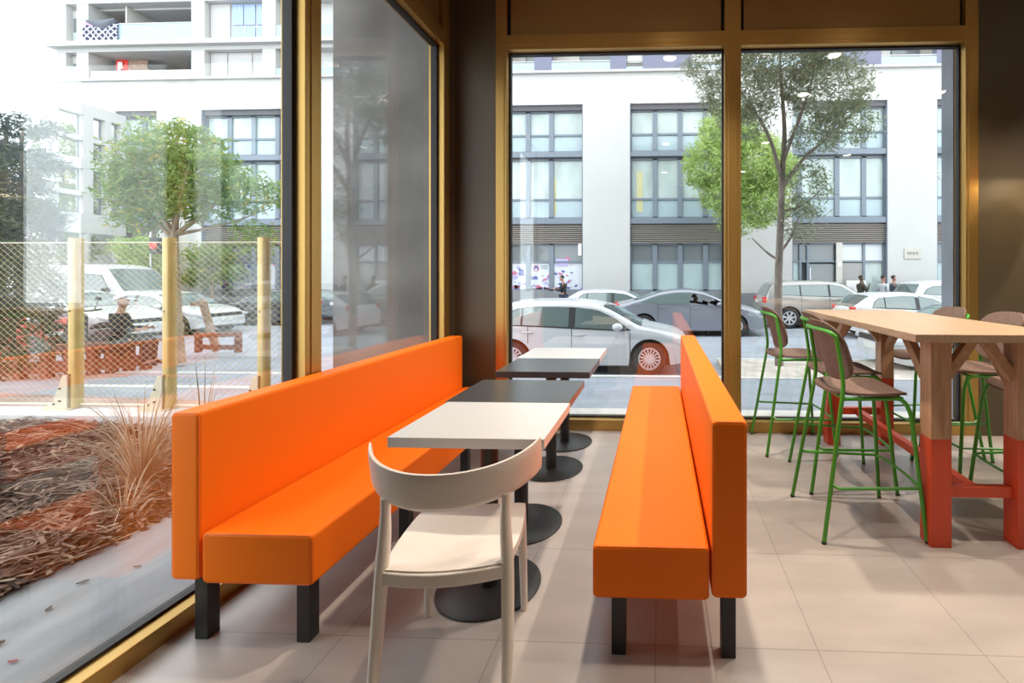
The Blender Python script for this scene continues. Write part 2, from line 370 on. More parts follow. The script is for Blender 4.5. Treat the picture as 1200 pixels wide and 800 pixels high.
# ------------------------------------------------------------------ room shell
XL, YF, H = -1.86, 4.20, 4.06          # inner faces of the left glazing and of the far window wall, ceiling height
struct('floor', G().box(-2.0, -5.2, -0.12, 6.2, 4.34, 0), 'tile')
struct('ceiling', G().box(-2.0, -5.2, H, 6.2, 4.5, H+0.16), 'ceil')
struct('wall_back', G().box(-2.0, -5.2, 0, 6.2, -5.05, H), 'backwall')
struct('wall_right', G().box(6.05, -5.05, 0, 6.2, 4.2, H), 'backwall')
struct('wall_far_corner', G().box(-2.0, 4.2, 0, -1.487, 4.5, H).box(-2.02, 4.085, 0, -1.86, 4.2, H), 'olive')
struct('wall_far_right', G().box(2.776, 4.2, 0, 6.05, 4.5, H), 'olive')
struct('wall_above', G().box(-3.2, -5.2, H+0.18, 8.0, 4.8, 11.5), 'concrete')

# far window (window_1): bronze frame, two panes, two blind panels above
w = bpy.data.objects.new('window_1', None); COL.objects.link(w); tag(w, kind='structure')
X0, X1, XM0, XM1 = -1.487, 2.776, 0.578, 0.722
JL, JR = -1.385, 2.665
ZS, ZT, ZU = 0.098, 3.44, 3.575
YG = 4.30
g = G()
for a, b in ((X0, JL), (XM0, XM1), (JR, X1)): g.box(a, YF, 0, b, YG+0.055, H)
for a, b in ((JL, XM0), (XM1, JR)):
    g.box(a, YF, 0, b, YG-0.025, ZS); g.box(a, YF, ZT, b, YG+0.055, ZU); g.box(a, YG+0.02, 0, b, YG+0.12, ZS-0.01)
fr = struct('window_frame', g, 'gold', w, bevel=0.004)
g = G()
for a, b in ((X0+0.02, JL-0.02), (XM0+0.03, XM1-0.03), (JR+0.02, X1-0.02)): g.box(a, YF-0.006, 0.1, b, YF+0.01, ZT-0.02)
g.box(JL, YF-0.005, ZT+0.035, JR, YF+0.01, ZT+0.085)
struct('frame_bead', g, 'gold', w, bevel=0.003)
g = G()
for a, b in ((JL, XM0), (XM1, JR)):
    t = 0.014
    g.box(a, YG-0.025, ZS, a+t, YG+0.025, ZT); g.box(b-t, YG-0.025, ZS, b, YG+0.025, ZT)
    g.box(a+t, YG-0.025, ZS, b-t, YG+0.025, ZS+t); g.box(a+t, YG-0.025, ZT-t, b-t, YG+0.025, ZT)
struct('gasket', g, 'gasket', w)
for a, b in ((JL, XM0), (XM1, JR)):
    struct('window_pane', G().box(a+0.008, YG-0.008, ZS+0.008, b-0.008, YG+0.008, ZT-0.008), 'glass', w)
for a, b in ((JL, XM0), (XM1, JR)):
    struct('blind_panel', G().box(a+0.028, YF+0.03, ZU+0.01, b-0.028, YF+0.06, H), 'goldpanel', w, bevel=0.004)
    struct('panel_shadow_gap', G().box(a, YF+0.055, ZU, b, YF+0.07, H), 'gasket', w)
struct('outer_ledge', G().box(X0, YG+0.12, -0.02, X1, YG+0.33, 0.085), 'kerb', w, bevel=0.006)

# left glazing (window_2)
w = bpy.data.objects.new('window_2', None); COL.objects.link(w); tag(w, kind='structure')
XG = -1.945
LM = [(1.13, 1.25), (2.395, 2.513), (3.985, 4.085)]
struct('wall_left_light_block', G().box(-2.0, -5.2, 0, XL, 1.13, H), 'backwall')  # unseen solid wall, added in place of glazing to dim the bench fronts
LS, LT, LU = 0.075, 3.385, 3.525
g = G()
for a, b in LM: g.box(XG-0.05, a, 0, XL, b, H)
for (a0, a1), (b0, b1) in zip(LM[:-1], LM[1:]):
    g.box(XG+0.02, a1, 0, XL, b0, LS); g.box(XG-0.05, a1, LT, XL, b0, LU)
struct('window_frame', g, 'gold', w, bevel=0.004)
g = G()
for a, b in LM[1:2]: g.box(XL-0.01, a+0.035, 0.1, XL+0.006, b-0.035, LT)
struct('frame_bead', g, 'gold', w, bevel=0.003)
g = G()
for (a0, a1), (b0, b1) in zip(LM[:-1], LM[1:]):
    t = 0.016
    g.box(XG-0.022, a1, LS-0.02, XG+0.022, a1+t, LT); g.box(XG-0.022, b0-t*1.6, LS-0.02, XG+0.03, b0, LT)
    g.box(XG-0.06, a1, -0.02, XG-0.022, b0, LS-0.02); g.box(XG-0.022, a1+t, LS-0.075, XG+0.022, b0-t, LS+0.012); g.box(XG-0.022, a1+t, LT-t, XG+0.03, b0-t, LT)
struct('gasket', g, 'gasket', w)
for (a0, a1), (b0, b1) in zip(LM[:-1], LM[1:]):
    struct('window_pane', G().box(XG-0.008, a1+0.008, LS, XG+0.008, b0-0.008, LT-0.008), 'glass', w)
    struct('blind_panel', G().box(XL-0.06, a1+0.028, LU+0.01, XL-0.03, b0-0.028, H), 'goldpanel', w, bevel=0.004)
    struct('panel_shadow_gap', G().box(XL-0.07, a1, LU, XL-0.058, b0, H), 'gasket', w)

# ------------------------------------------------------------------ ceiling lamps
LAMPS = [(0.12, 3.0), (0.12, 1.8), (2.05, 3.0), (2.05, 1.8), (3.95, 1.8), (3.95, 3.0), (0.12, -0.6), (2.05, -0.6), (0.12, -3.1), (2.05, -3.1), (4.0, -1.6)]
first = None
for i, (x, y) in enumerate(LAMPS):
    if first is None:
        t = first = thing('ceiling_downlight', 'round lit ceiling downlight', 'ceiling light', (x, y, H), 0, 'ceiling downlights')
        G().lathe([(0.001, 0), (0.085, 0), (0.09, -0.005), (0.09, -0.07), (0.078, -0.075), (0.078, -0.03), (0.001, -0.03)]).build('housing', 'white', t, smooth=True)
        G().lathe([(0.001, -0.05), (0.076, -0.05), (0.074, -0.066), (0.001, -0.07)]).build('diffuser', 'bulb', t, smooth=True)
    else: dup(first, (x, y, H))
    l = bpy.data.lights.new('downlight_beam', 'SPOT'); l.energy = (330 if y > 2.5 else 155) if y > 0 else 5
    l.color = (1.0, 0.86, 0.70); l.spot_size = math.radians(104); l.spot_blend = 0.5; l.shadow_soft_size = 0.07
    lo = bpy.data.objects.new('downlight_beam', l); COL.objects.link(lo); lo.location = (x, y, H-0.085)

# ------------------------------------------------------------------ pendant lamp
t = thing('pendant_lamp', 'glossy orange dome pendant lamp hanging in front of the dark wall', 'pendant lamp', (3.16, 3.85, 2.255))
prof = [(0.19, 0), (0.192, 0.012), (0.18, 0.02), (0.175, 0.05), (0.155, 0.11), (0.12, 0.16), (0.07, 0.19), (0.045, 0.2), (0.042, 0.26), (0.02, 0.27), (0.002, 0.272)]
G().lathe(prof, n=48).build('lamp_shade', 'lampor', t, smooth=True)
G().lathe([(0.185, 0.004), (0.168, 0.05), (0.148, 0.105), (0.114, 0.153), (0.065, 0.18), (0.002, 0.185)], n=48).build('shade_lining', 'lampin', t, smooth=True)
G().ball((0, 0, 0.1), 0.045).build('light_bulb', 'bulb', t, smooth=True)
G().cyl((0, 0, 0.265), (0, 0, H-2.255), 0.004, n=8).build('cord', 'trim', t)
l = bpy.data.lights.new('pendant_glow', 'POINT'); l.energy = 4; l.color = (1, 0.78, 0.5); l.shadow_soft_size = 0.05
lo = bpy.data.objects.new('pendant_glow', l); COL.objects.link(lo); lo.location = (3.16, 3.85, 2.29)

# ------------------------------------------------------------------ benches
def bench(name, label, x_back0, x_back1, x_seat0, x_seat1, y0, y1, zb, zs, ztop, legs):
    t = thing(name, label, 'bench', ((x_back0+x_seat1)/2, (y0+y1)/2, 0), 0)
    ox, oy = t.location.x, t.location.y
    def B(a, b, c, d, e, f): return G().box(a-ox, b-oy, c, d-ox, e-oy, f)
    bk = B(x_back0, y0, zb, x_back1, y1, ztop).build('backrest', 'orange', t, bevel=0.014, seg=3)
    st = B(x_seat0, y0, zb-0.01, x_seat1, y1, zs).build('seat', 'orange', t, bevel=0.014, seg=3)
    def loop(xa, xb, za, zc, host, r=0.0024):
        for y in (y0+0.0045, y1-0.0045):
            G().tube([Vector((x-ox, y-oy, z)) for x, z in fillet2(xa, xb, za, zc)], r, 6, closed=True).build('piping', 'orange2', host, smooth=True)
    def fillet2(xa, xb, za, zc, k=0.012):
        xa, xb, za, zc = xa+0.004, xb-0.004, za+0.004, zc-0.004
        return [(xa+k, za), (xb-k, za), (xb, za+k), (xb, zc-k), (xb-k, zc), (xa+k, zc), (xa, zc-k), (xa, za+k)]
    loop(x_back0, x_back1, zb, ztop, bk); loop(x_seat0, x_seat1, zb-0.01, zs, st)
    for (lx, ly) in legs:
        B(lx-0.026, ly-0.026, 0.0, lx+0.026, ly+0.026, zb+0.01).build('leg', 'black', t, bevel=0.003)
    return t
yl = (1.745, 2.44, 3.2, 3.98)
bench('upholstered_bench', 'long orange upholstered bench with its back against the side glazing', -1.846, -1.735, -1.725, -1.295, 1.70, 4.07, 0.235, 0.415, 0.868,
      [(x, y) for y in yl for x in (-1.745, -1.345)])
bench('upholstered_bench', 'orange upholstered bench standing free between the cafe tables and the bar table', 0.186, 0.312, -0.242, 0.178, 1.68, 4.19, 0.235, 0.413, 0.866,
      [(x, y) for y in (1.735, 2.55, 3.35, 4.12) for x in (-0.15, 0.25)])
# ------------------------------------------------------------------ cafe tables
def cafe_table(x0, x1, y0, y1, m, label):
    cx, cy = (x0+x1)/2, (y0+y1)/2
    t = thing('cafe_table', label, 'table', (cx, cy, 0), 0, 'pedestal cafe tables along the bench')
    hx, hy = (x1-x0)/2-0.001, (y1-y0)/2-0.001
    G().box(-hx, -hy, 0.708, hx, hy, 0.75).build('tabletop', m, t, bevel=0.003)
    G().lathe([(0.001, 0), (0.222, 0), (0.226, 0.003), (0.226, 0.007), (0.222, 0.010), (0.06, 0.014), (0.001, 0.014)], n=56).build('base_plate', 'black', t, smooth=True)
    G().cyl((0, 0, 0.01), (0, 0, 0.70), 0.038, n=28).build('pole', 'black', t, smooth=True)
    G().box(-0.2, -0.03, 0.695, 0.2, 0.03, 0.708).box(-0.03, -0.2, 0.695, 0.03, 0.2, 0.7075).build('top_bracket', 'black', t)
cafe_table(-1.073, -0.447, 1.805, 2.335, 'white', 'white square cafe table nearest the cream chair')
cafe_table(-1.088, -0.457, 2.337, 2.85, 'dark', 'charcoal square cafe table pushed against the near white table')
cafe_table(-1.10, -0.462, 3.095, 3.62, 'dark', 'charcoal square cafe table beyond the gap between the tables')
cafe_table(-1.115, -0.468, 3.622, 4.165, 'white', 'white square cafe table at the street window')

# ------------------------------------------------------------------ cream chair  (local +y is the way it faces, origin at seat centre on floor)
def cream_chair(loc, rotz, label):
    t = thing('plastic_chair', label, 'chair', loc, rotz)
    # seat: waterfall slab
    def seat(u, v, s):
        x = (u-0.5)*2; y = v
        w = 0.195+0.022*math.sin(PI*min(1, y*0.9+0.1))-0.008*(1-y)
        yy = -0.205+0.43*y - 0.02*(x*x)*(1-y)*0 + (-0.028*(1-x*x))*(1-y)**2
        z = 0.452-0.018*math.exp(-((y-0.42)/0.3)**2)*(1-x*x*0.7) - 0.012*max(0, (y-0.85)/0.15)**2
        e = max(abs(x)**8, 0)
        return (x*w, yy, z-(0.0 if s == 0 else 0.03)-0.004*e)
    G().shell(seat, 16, 16).build('seat', 'plastic', t, smooth=True, angle=1.0)
    # back band: curved, tips sweep forward
    def band(u, v, s):
        a = (u-0.5)*2
        x = 0.288*math.sin(a*1.22)/math.sin(1.22)
        y = -0.262+0.205*(1-math.cos(a*1.22))/(1-math.cos(1.22))
        zt = 0.772+0.038*abs(a)**2.2
        zb = 0.645+0.045*abs(a)**2.0
        z = zb+(zt-zb)*v
        tilt = -0.03*(v-0.5)
        th = 0.011*(1-0.55*abs(a)**6)
        nx, ny = math.sin(a*1.22)*-1, math.cos(a*1.22)*1
        k = th if s == 0 else -th
        edge = 1-(2*v-1)**6*0.5
        return (x-math.sin(a*1.0)*0.0+k*nx*edge, y+tilt+k*ny*edge, z)
    G().shell(band, 36, 8).build('backrest', 'plastic', t, smooth=True, angle=1.2)
    for sx in (-1, 1):
        p = [(sx*0.204, -0.262, 0), (sx*0.202, -0.222, 0.22), (sx*0.197, -0.196, 0.43), (sx*0.19, -0.190, 0.55), (sx*0.189, -0.186, 0.63), (sx*0.189, -0.186, 0.668)]
        G().tube(smooth_path(p, 5), [0.0155+0.0055*math.sin(PI*min(1, i/19)) for i in range(26)], 14).build('leg', 'plastic', t, smooth=True)
        p = [(sx*0.192, 0.215, 0), (sx*0.188, 0.20, 0.25), (sx*0.182, 0.185, 0.44)]
        G().tube(smooth_path(p, 5), [0.014+0.006*i/10 for i in range(11)], 14).build('leg', 'plastic', t, smooth=True)
    for sx in (-1, 1): G().bar((sx*0.196, -0.2, 0.418), (sx*0.187, 0.19, 0.424), 0.022, 0.034).build('seat_rail', 'plastic', t, bevel=0.006)
    G().bar((-0.18, 0.188, 0.42), (0.18, 0.188, 0.42), 0.022, 0.03).build('seat_rail', 'plastic', t, bevel=0.006)
    def rr(u, v, s):
        x = -0.2+0.4*u; y = -0.196-0.034*(1-(2*u-1)**2)
        return (x, y+(-0.014 if s == 0 else 0.012), 0.40+0.044*v)
    G().shell(rr, 20, 3).build('seat_rail', 'plastic', t, bevel=0.006)
    return t
cream_chair((-0.722, 1.69, 0), 0.14, 'cream plastic chair with a curved back band at the near white table')
cream_chair((3.30, 3.86, 0), 0.5, 'cream plastic chair mostly hidden behind the bar table at the dark wall')

# ------------------------------------------------------------------ bar table
BX0, BX1, BY0, BY1 = 1.25, 2.05, 2.345, 4.13
t = thing('bar_table', 'high oak bar table with legs dipped in orange-red paint', 'table', ((BX0+BX1)/2, (BY0+BY1)/2, 0))
hx, hy = (BX1-BX0)/2, (BY1-BY0)/2
G().box(-hx, -hy, 1.06, hx, hy, 1.10).build('tabletop', 'oak', t, bevel=0.003)
lx, ly = 0.2225+0.0, 0.75
LW = 0.052
for sx in (-1, 1):
    for sy in (-1, 1):
        G().box(sx*0.215-LW, sy*0.735-LW, 0, sx*0.215+LW, sy*0.735+LW, 1.06).build('leg', 'dipped', t, bevel=0.003)
        if True:
            G().bar((sx*0.215, sy*(0.735-0.045), 0.80), (sx*0.215, sy*(0.735-0.30), 1.062), 0.045, 0.055, up=(0, sy, 0.7)).build('diagonal_brace', 'oakbrace', t, bevel=0.002)
            G().bar((sx*(0.215-0.045), sy*0.735, 0.86), (sx*0.025, sy*0.735, 1.062), 0.045, 0.05, up=(sx, 0, 0.7)).build('diagonal_brace', 'oakbrace', t, bevel=0.002)
for sy in (-1, 1):
    G().box(-0.215+LW, sy*0.735-0.022, 0.245, 0.215-LW, sy*0.735+0.022, 0.30).build('cross_rail', 'opaint', t, bevel=0.002)
G().box(-0.026, -0.735+0.02, 0.235, 0.026, 0.735-0.02, 0.285).build('stretcher', 'opaint', t, bevel=0.002)

# ------------------------------------------------------------------ bar stools (face +x)
def make_stool(loc, rotz, label, group):
    t = thing('bar_stool', label, 'bar stool', loc, rotz, group)
    R = 0.0115
    def seat(u, v, s):
        a = (u-0.5)*2; b = (v-0.5)*2
        # superellipse disc mapped from the square
        k = (abs(a)**3.2+abs(b)**3.2)**(1/3.2); m = max(abs(a), abs(b)); f = (m/k if k > 1e-6 else 1)
        x, y = a*f*0.218+0.03, b*f*0.218*(1-0.04*(1+a*f)*0.5)
        z = 0.762-0.012*math.exp(-((a)**2+b*b)*1.4)+0.006*b*b-0.02*max(0, (a*f-0.55)/0.45)**2
        return (x, y, z-(0 if s == 0 else 0.014))
    G().shell(seat, 18, 18).build('seat', 'felt', t, smooth=True, angle=1.1)
    def back(u, v, s):
        a = (u-0.5)*2; b = (v-0.5)*2
        k = (abs(a)**3.4+abs(b)**3.4)**(1/3.4); m = max(abs(a), abs(b)); f = (m/k if k > 1e-6 else 1)
        aa, bb = a*f, b*f
        y = aa*0.21*(1-0.07*(1-bb)*0.5); z = 0.975+bb*0.165
        x = -0.168-0.055*bb+0.055*aa*aa-0.012*bb*bb
        return (x+(0.006 if s == 0 else -0.006), y, z)
    G().shell(back, 18, 18).build('backrest', 'felt', t, smooth=True, angle=1.1)
    # rear legs rise and join behind the back panel
    p = [(-0.268, -0.262, 0.004), (-0.150, -0.205, 0.74), (-0.145, -0.2, 0.84), (-0.178, -0.195, 1.06), (-0.205, -0.155, 1.085), (-0.222, 0, 1.09),
         (-0.205, 0.155, 1.085), (-0.178, 0.195, 1.06), (-0.145, 0.2, 0.84), (-0.150, 0.205, 0.74), (-0.268, 0.262, 0.004)]
    half = len(p)//2
    for sgn in (-1, 1):
        q = [Vector((a, -sgn*b if sgn == 1 else b, c)) for a, b, c in p[:half]]
        q = [Vector((a, sgn*abs(b), c)) for a, b, c in p[:4]]
        pts = [q[0]]+smooth_path(q[1:], 6)
        G().tube(pts, R, 10).build('leg', 'green', t, smooth=True)
    g = G().tube(smooth_path([(-0.178, -0.195, 1.06), (-0.205, -0.172, 1.083), (-0.222, -0.09, 1.09), (-0.228, 0, 1.09), (-0.222, 0.09, 1.09), (-0.205, 0.172, 1.083), (-0.178, 0.195, 1.06)], 6), R, 10)
    g.build('back_tube', 'green', t, smooth=True)
    for sgn in (-1, 1):
        pts = fillet([(-0.15, sgn*0.203, 0.735), (0.175, sgn*0.195, 0.735), (0.212, sgn*0.205, 0.66), (0.27, sgn*0.252, 0.004)], 0.07, 6)
        G().tube(pts, R, 10).build('leg', 'green', t, smooth=True)
        G().tube(fillet([(-0.219, sgn*0.238, 0.305), (-0.20, sgn*0.262, 0.285), (0.247, sgn*0.232, 0.275)], 0.03, 4), 0.008, 8).build('side_rail', 'green', t, smooth=True)
    G().tube(smooth_path([(0.247, -0.232, 0.275), (0.262, -0.12, 0.275), (0.268, 0, 0.275), (0.262, 0.12, 0.275), (0.247, 0.232, 0.275)], 5), 0.008, 8).build('footrest', 'green', t, smooth=True)
    for x, yy in ((0.17, 0.195), (-0.14, 0.2)): G().tube([(x, -yy, 0.735), (x, yy, 0.735)], 0.009, 8).build('under_seat_bar', 'green', t, smooth=True)
    for x, y in ((-0.268, 0.262), (-0.268, -0.262), (0.27, 0.252), (0.27, -0.252)): G().cyl((x, y, 0), (x, y, 0.014), 0.0125, n=10).build('foot_cap', 'trim', t, smooth=True)
    return t
s0 = make_stool((1.11, 2.735, 0), 0.03, 'green-legged brown felt bar stool, the nearest one on the bench side of the bar table', 'bar stools')
dup(s0, (1.235, 3.285, 0), -0.01, 'green-legged brown felt bar stool, the middle one on the bench side of the bar table')
dup(s0, (1.085, 3.915, 0), 0.03, 'green-legged brown felt bar stool pulled out beside the street window mullion')
dup(s0, (2.17, 3.885, 0), PI+0.02, 'green-legged brown felt bar stool in front of the bronze window jamb')
dup(s0, (2.20, 3.34, 0), PI-0.03, 'green-legged brown felt bar stool in front of the dark wall, middle of the wall side')
dup(s0, (2.22, 2.795, 0), PI, 'green-legged brown felt bar stool behind the near dipped table leg, wall side')
# ------------------------------------------------------------------ ground outside
ZP, ZR = -0.34, -0.45
struct('pavement', G().box(-45, 4.5, ZP-0.3, 30, 8.05, ZP).box(-45, -8, ZP-0.3, -9.0, 4.5, ZP).box(-45, 18.3, ZP-0.3, 40, 30, ZP+0.02), 'walk')
struct('road', G().box(-60, 8.2, ZR-0.3, 40, 18.15, ZR), 'asphalt')
struct('kerb_near', G().box(-45, 8.05, ZR-0.2, 1.2, 8.2, ZP+0.012).box(1.2, 8.0, ZR-0.2, 40, 8.1, ZP+0.014).box(1.2, 9.85, ZR-0.2, 40, 10.0, ZP+0.012), 'kerb')
struct('kerb_far', G().box(-60, 18.15, ZR-0.2, 40, 18.3, ZP+0.03), 'kerb')
struct('paved_build_out', G().box(1.2, 8.1, ZR-0.2, 40, 9.85, ZP+0.004), 'sand')
struct('path_red', G().prism([(-16, 5.3), (-3.3, 5.3), (-3.3, 6.0), (-7.0, 6.35), (-10, 6.6), (-16, 6.2)], lambda x, y: (x, y, ZP-0.05), lambda x, y: (x, y, ZP+0.006))
       .prism([(-17, 6.9), (-10.6, 7.35), (-9.2, 7.75), (-9.4, 8.0), (-17, 7.6)], lambda x, y: (x, y, ZP-0.05), lambda x, y: (x, y, ZP+0.006)), 'redpave')
struct('crossing_strip', G().box(-9.3, 7.0, ZP-0.05, -3.4, 7.16, ZP+0.008), 'kerb')
struct('slab_path', G().box(-2.90, -5.2, -0.3, -2.02, 4.14, -0.012), 'slab')
struct('kerb_planter', G().box(-9.2, 4.14, -0.5, -2.02, 4.43, 0.10), 'kerb', bevel=0.008)
struct('pillar_concrete', G().box(-3.19, 4.46, -0.5, -1.99, 4.78, 11.4), 'concrete', bevel=0.006)
struct('pillar_concrete_far', G().box(2.705, 4.44, -0.5, 3.1, 4.62, 11.4), 'skylitconc')

# ------------------------------------------------------------------ mulch bed
def hgt(x, y): return (-0.06*max(0, (x+2.98)/0.12) if x > -2.98 else 0)+0.012+0.05*noise.noise(Vector((x*1.3, y*1.3, 0)))+0.022*noise.noise(Vector((x*6, y*6, 3)))
bed = G().grid(lambda u, v: (-9.6+6.75*u, -1.0+5.14*v, hgt(-9.6+6.75*u, -1.0+5.14*v)), 90, 90).build('mulch_bed', 'soil', smooth=True)
tag(bed, kind='structure')
rnd = random.Random(3)
g = G()
for i in range(15000):
    x = -2.86-5.0*rnd.random()**1.4; y = 0.9+3.2*rnd.random()
    ln = rnd.uniform(0.02, 0.075) if rnd.random() < 0.75 else rnd.uniform(0.08, 0.17); wd = rnd.uniform(0.003, 0.011) if ln < 0.08 else rnd.uniform(0.002, 0.005)
    a = rnd.uniform(0, 2*PI); z = hgt(x, y)+rnd.uniform(0.004, 0.035); tl = rnd.uniform(-0.35, 0.35)
    d = Vector((math.cos(a), math.sin(a), tl)).normalized(); s = Vector((-math.sin(a), math.cos(a), rnd.uniform(-.5, .5))).normalized()*wd
    c = Vector((x, y, z)); m = c+Vector((0, 0, ln*rnd.uniform(-0.05, 0.18)))
    A, B = c-d*ln, c+d*ln
    if max(A.x, B.x) > -2.8: continue
    th = Vector((0, 0, 0.003))
    g.add([A-s, A+s, m+s, m-s, B+s, B-s, A-th, m-th, B-th], [(0,1,2,3), (3,2,4,5), (0,3,7,6), (3,5,8,7), (1,6,7,2), (2,7,8,4)], rnd.random())
o = g.build('bark_mulch', 'chips', fix=False, picks=True); tag(o, 'loose red-brown bark mulch and straw covering the planting bed', 'mulch', kind='stuff')

def blades(name, label, cat, loc, n, hmin, hmax, spread, m, w=0.006, droop=1.0, seed=1):
    r = random.Random(seed); g = G()
    for i in range(n):
        a = r.uniform(0, 2*PI); h = r.uniform(hmin, hmax); sp = spread*r.uniform(0.3, 1.0); b0 = r.uniform(0, 0.05)
        pts = []
        for k in range(7):
            t = k/6; out = sp*t**1.5; z = h*(t-0.42*droop*t**3*(sp/spread))
            pts.append(Vector((math.cos(a)*(b0+out), math.sin(a)*(b0+out), z)))
        s = Vector((-math.sin(a), math.cos(a), 0)); p = r.random()
        vs = []
        for k, q in enumerate(pts):
            ww = w*(1-0.85*k/6); vs += [q-s*ww, q+s*ww, q+Vector((0, 0, ww*0.6))]
        fs = []
        for k in range(6):
            c = k*3; fs += [(c, c+3, c+5, c+2), (c+2, c+5, c+4, c+1), (c+1, c+4, c+3, c)]
        g.add(vs, fs, p)
    o = g.build(name, m, fix=False, picks=True); o.location = loc
    return tag(o, label, cat)
blades('dry_grass_clump', 'dry straw-coloured grass clump arching over the mulch beside the bench end', 'grass clump', (-3.32, 2.88, 0), 210, 0.4, 0.85, 0.5, 'straw', 0.0045, 1.0, 5)
blades('dry_grass_tuft', 'small dry grass tuft at the edge of the mulch near the slab', 'grass clump', (-3.05, 2.55, 0), 30, 0.2, 0.42, 0.35, 'straw', 0.004, 1.2, 8)
blades('green_grass_clump', 'green strappy plant at the edge of the mulch bed', 'plant', (-3.95, 2.35, 0), 36, 0.3, 0.55, 0.35, 'blade', 0.008, 1.0, 6)
blades('dry_stalks', 'few upright dry stalks between fence and bench', 'plant', (-4.05, 4.02, 0), 8, 0.5, 0.75, 0.18, 'straw', 0.006, 0.2, 9)
# fallen leaves on the slab
for k, (x, y, s, rz, m, lab) in enumerate([(-2.52, 1.66, 0.045, 0.5, 'deadleaf', 'curled brown fallen leaf lying close to the glazing sill'), (-2.62, 2.03, 0.02, 1.0, 'deadleaf', 'small dark fallen leaf in the middle of the slab'),
        (-2.33, 1.60, 0.016, 0.2, 'redleaf', 'tiny red fallen leaf on the pale slab'), (-2.55, 1.86, 0.018, 2.0, 'deadleaf', 'small pale-brown fallen leaf between dark leaf and curled leaf'),
        (-2.50, 2.15, 0.016, 0.3, 'deadleaf', 'small fallen leaf nearest the bench on the slab')]):
    g = G().shell(lambda u, v, sd: (s*2*(u-0.5), s*0.8*(v-0.5)*math.sin(PI*(0.06+0.88*u)), 0.004+0.5*s*(v-0.5)**2+s*0.35*(u-0.5)**2+(0 if sd else 0.0015)), 10, 6)
    o = g.build('fallen_leaf', m, smooth=True); o.location = (x, y, -0.011); o.rotation_euler.z = rz; tag(o, lab, 'leaf', 'fallen leaves on the slab')

# ------------------------------------------------------------------ chain-link fence
FY = 4.40
t = thing('chain_link_fence', 'golden chain-link fence with round gilt posts on the white kerb', 'fence', (-5.5, FY, 0.10))
for px in (-6.72, -5.745, -4.785, -3.83):
    x = px+5.5
    p = G().cyl((x, 0, 0), (x, 0, 1.665), 0.052, n=20).build('post', 'postgold', t, smooth=True)
    g = G().prism([(x-0.24, 0.0), (x-0.24, 0.025), (x-0.15, 0.05), (x-0.045, 0.33), (x+0.0, 0.33), (x+0.0, 0.0)], lambda a, b: (a, -0.075, b), lambda a, b: (a, -0.06, b))
    g.box(x-0.21, -0.12, 0.0, x+0.07, 0.02, 0.008)
    br = g.build('bracket', 'bracket', p)
    g = G()
    for bx, bz in ((x-0.07, 0.2), (x-0.07, 0.08), (x-0.13, 0.05)): g.cyl((bx, -0.085, bz), (bx, -0.058, bz), 0.009, n=8)
    g.cyl((x, -0.056, 0.33), (x, -0.03, 0.33), 0.008, n=8); g.cyl((x, -0.056, 0.95), (x, -0.03, 0.95), 0.008, n=8)
    g.build('bolt', 'trim', p)
g = G().tube([(-3.2, 0, 1.62), (2.25, 0, 1.62)], 0.006, 6).tube([(-3.2, 0, 0.03), (2.25, 0, 0.03)], 0.012, 6)
g.build('straining_wire', 'bracket', t)
g = G(); xa, xb, za, zb = -3.2, 2.25, 0.03, 1.62; cw, ch = 0.074, 0.060
def wire(p0, p1, r=0.0017):
    d = (p1-p0).normalized(); a = Vector((d.z, 0, -d.x))*r; b = Vector((0, 1, 0))*r
    g.add([p0-a, p0+b, p0+a, p0-b, p1-a, p1+b, p1+a, p1-b], [(0,1,5,4), (1,2,6,5), (2,3,7,6), (3,0,4,7)])
run = (zb-za)*cw/ch; k = xa-run
while k < xb:
    for sgn in (1, -1):
        z0 = za if sgn == 1 else zb
        x0, x1 = k, k+run; t0 = max(0, (xa-x0)/run); t1 = min(1, (xb-x0)/run)
        if t1 > t0: wire(Vector((x0+run*t0, 0.004*sgn, z0+sgn*(zb-za)*t0)), Vector((x0+run*t1, 0.004*sgn, z0+sgn*(zb-za)*t1)))
    k += cw
g.build('netting', 'netting', t, fix=False)

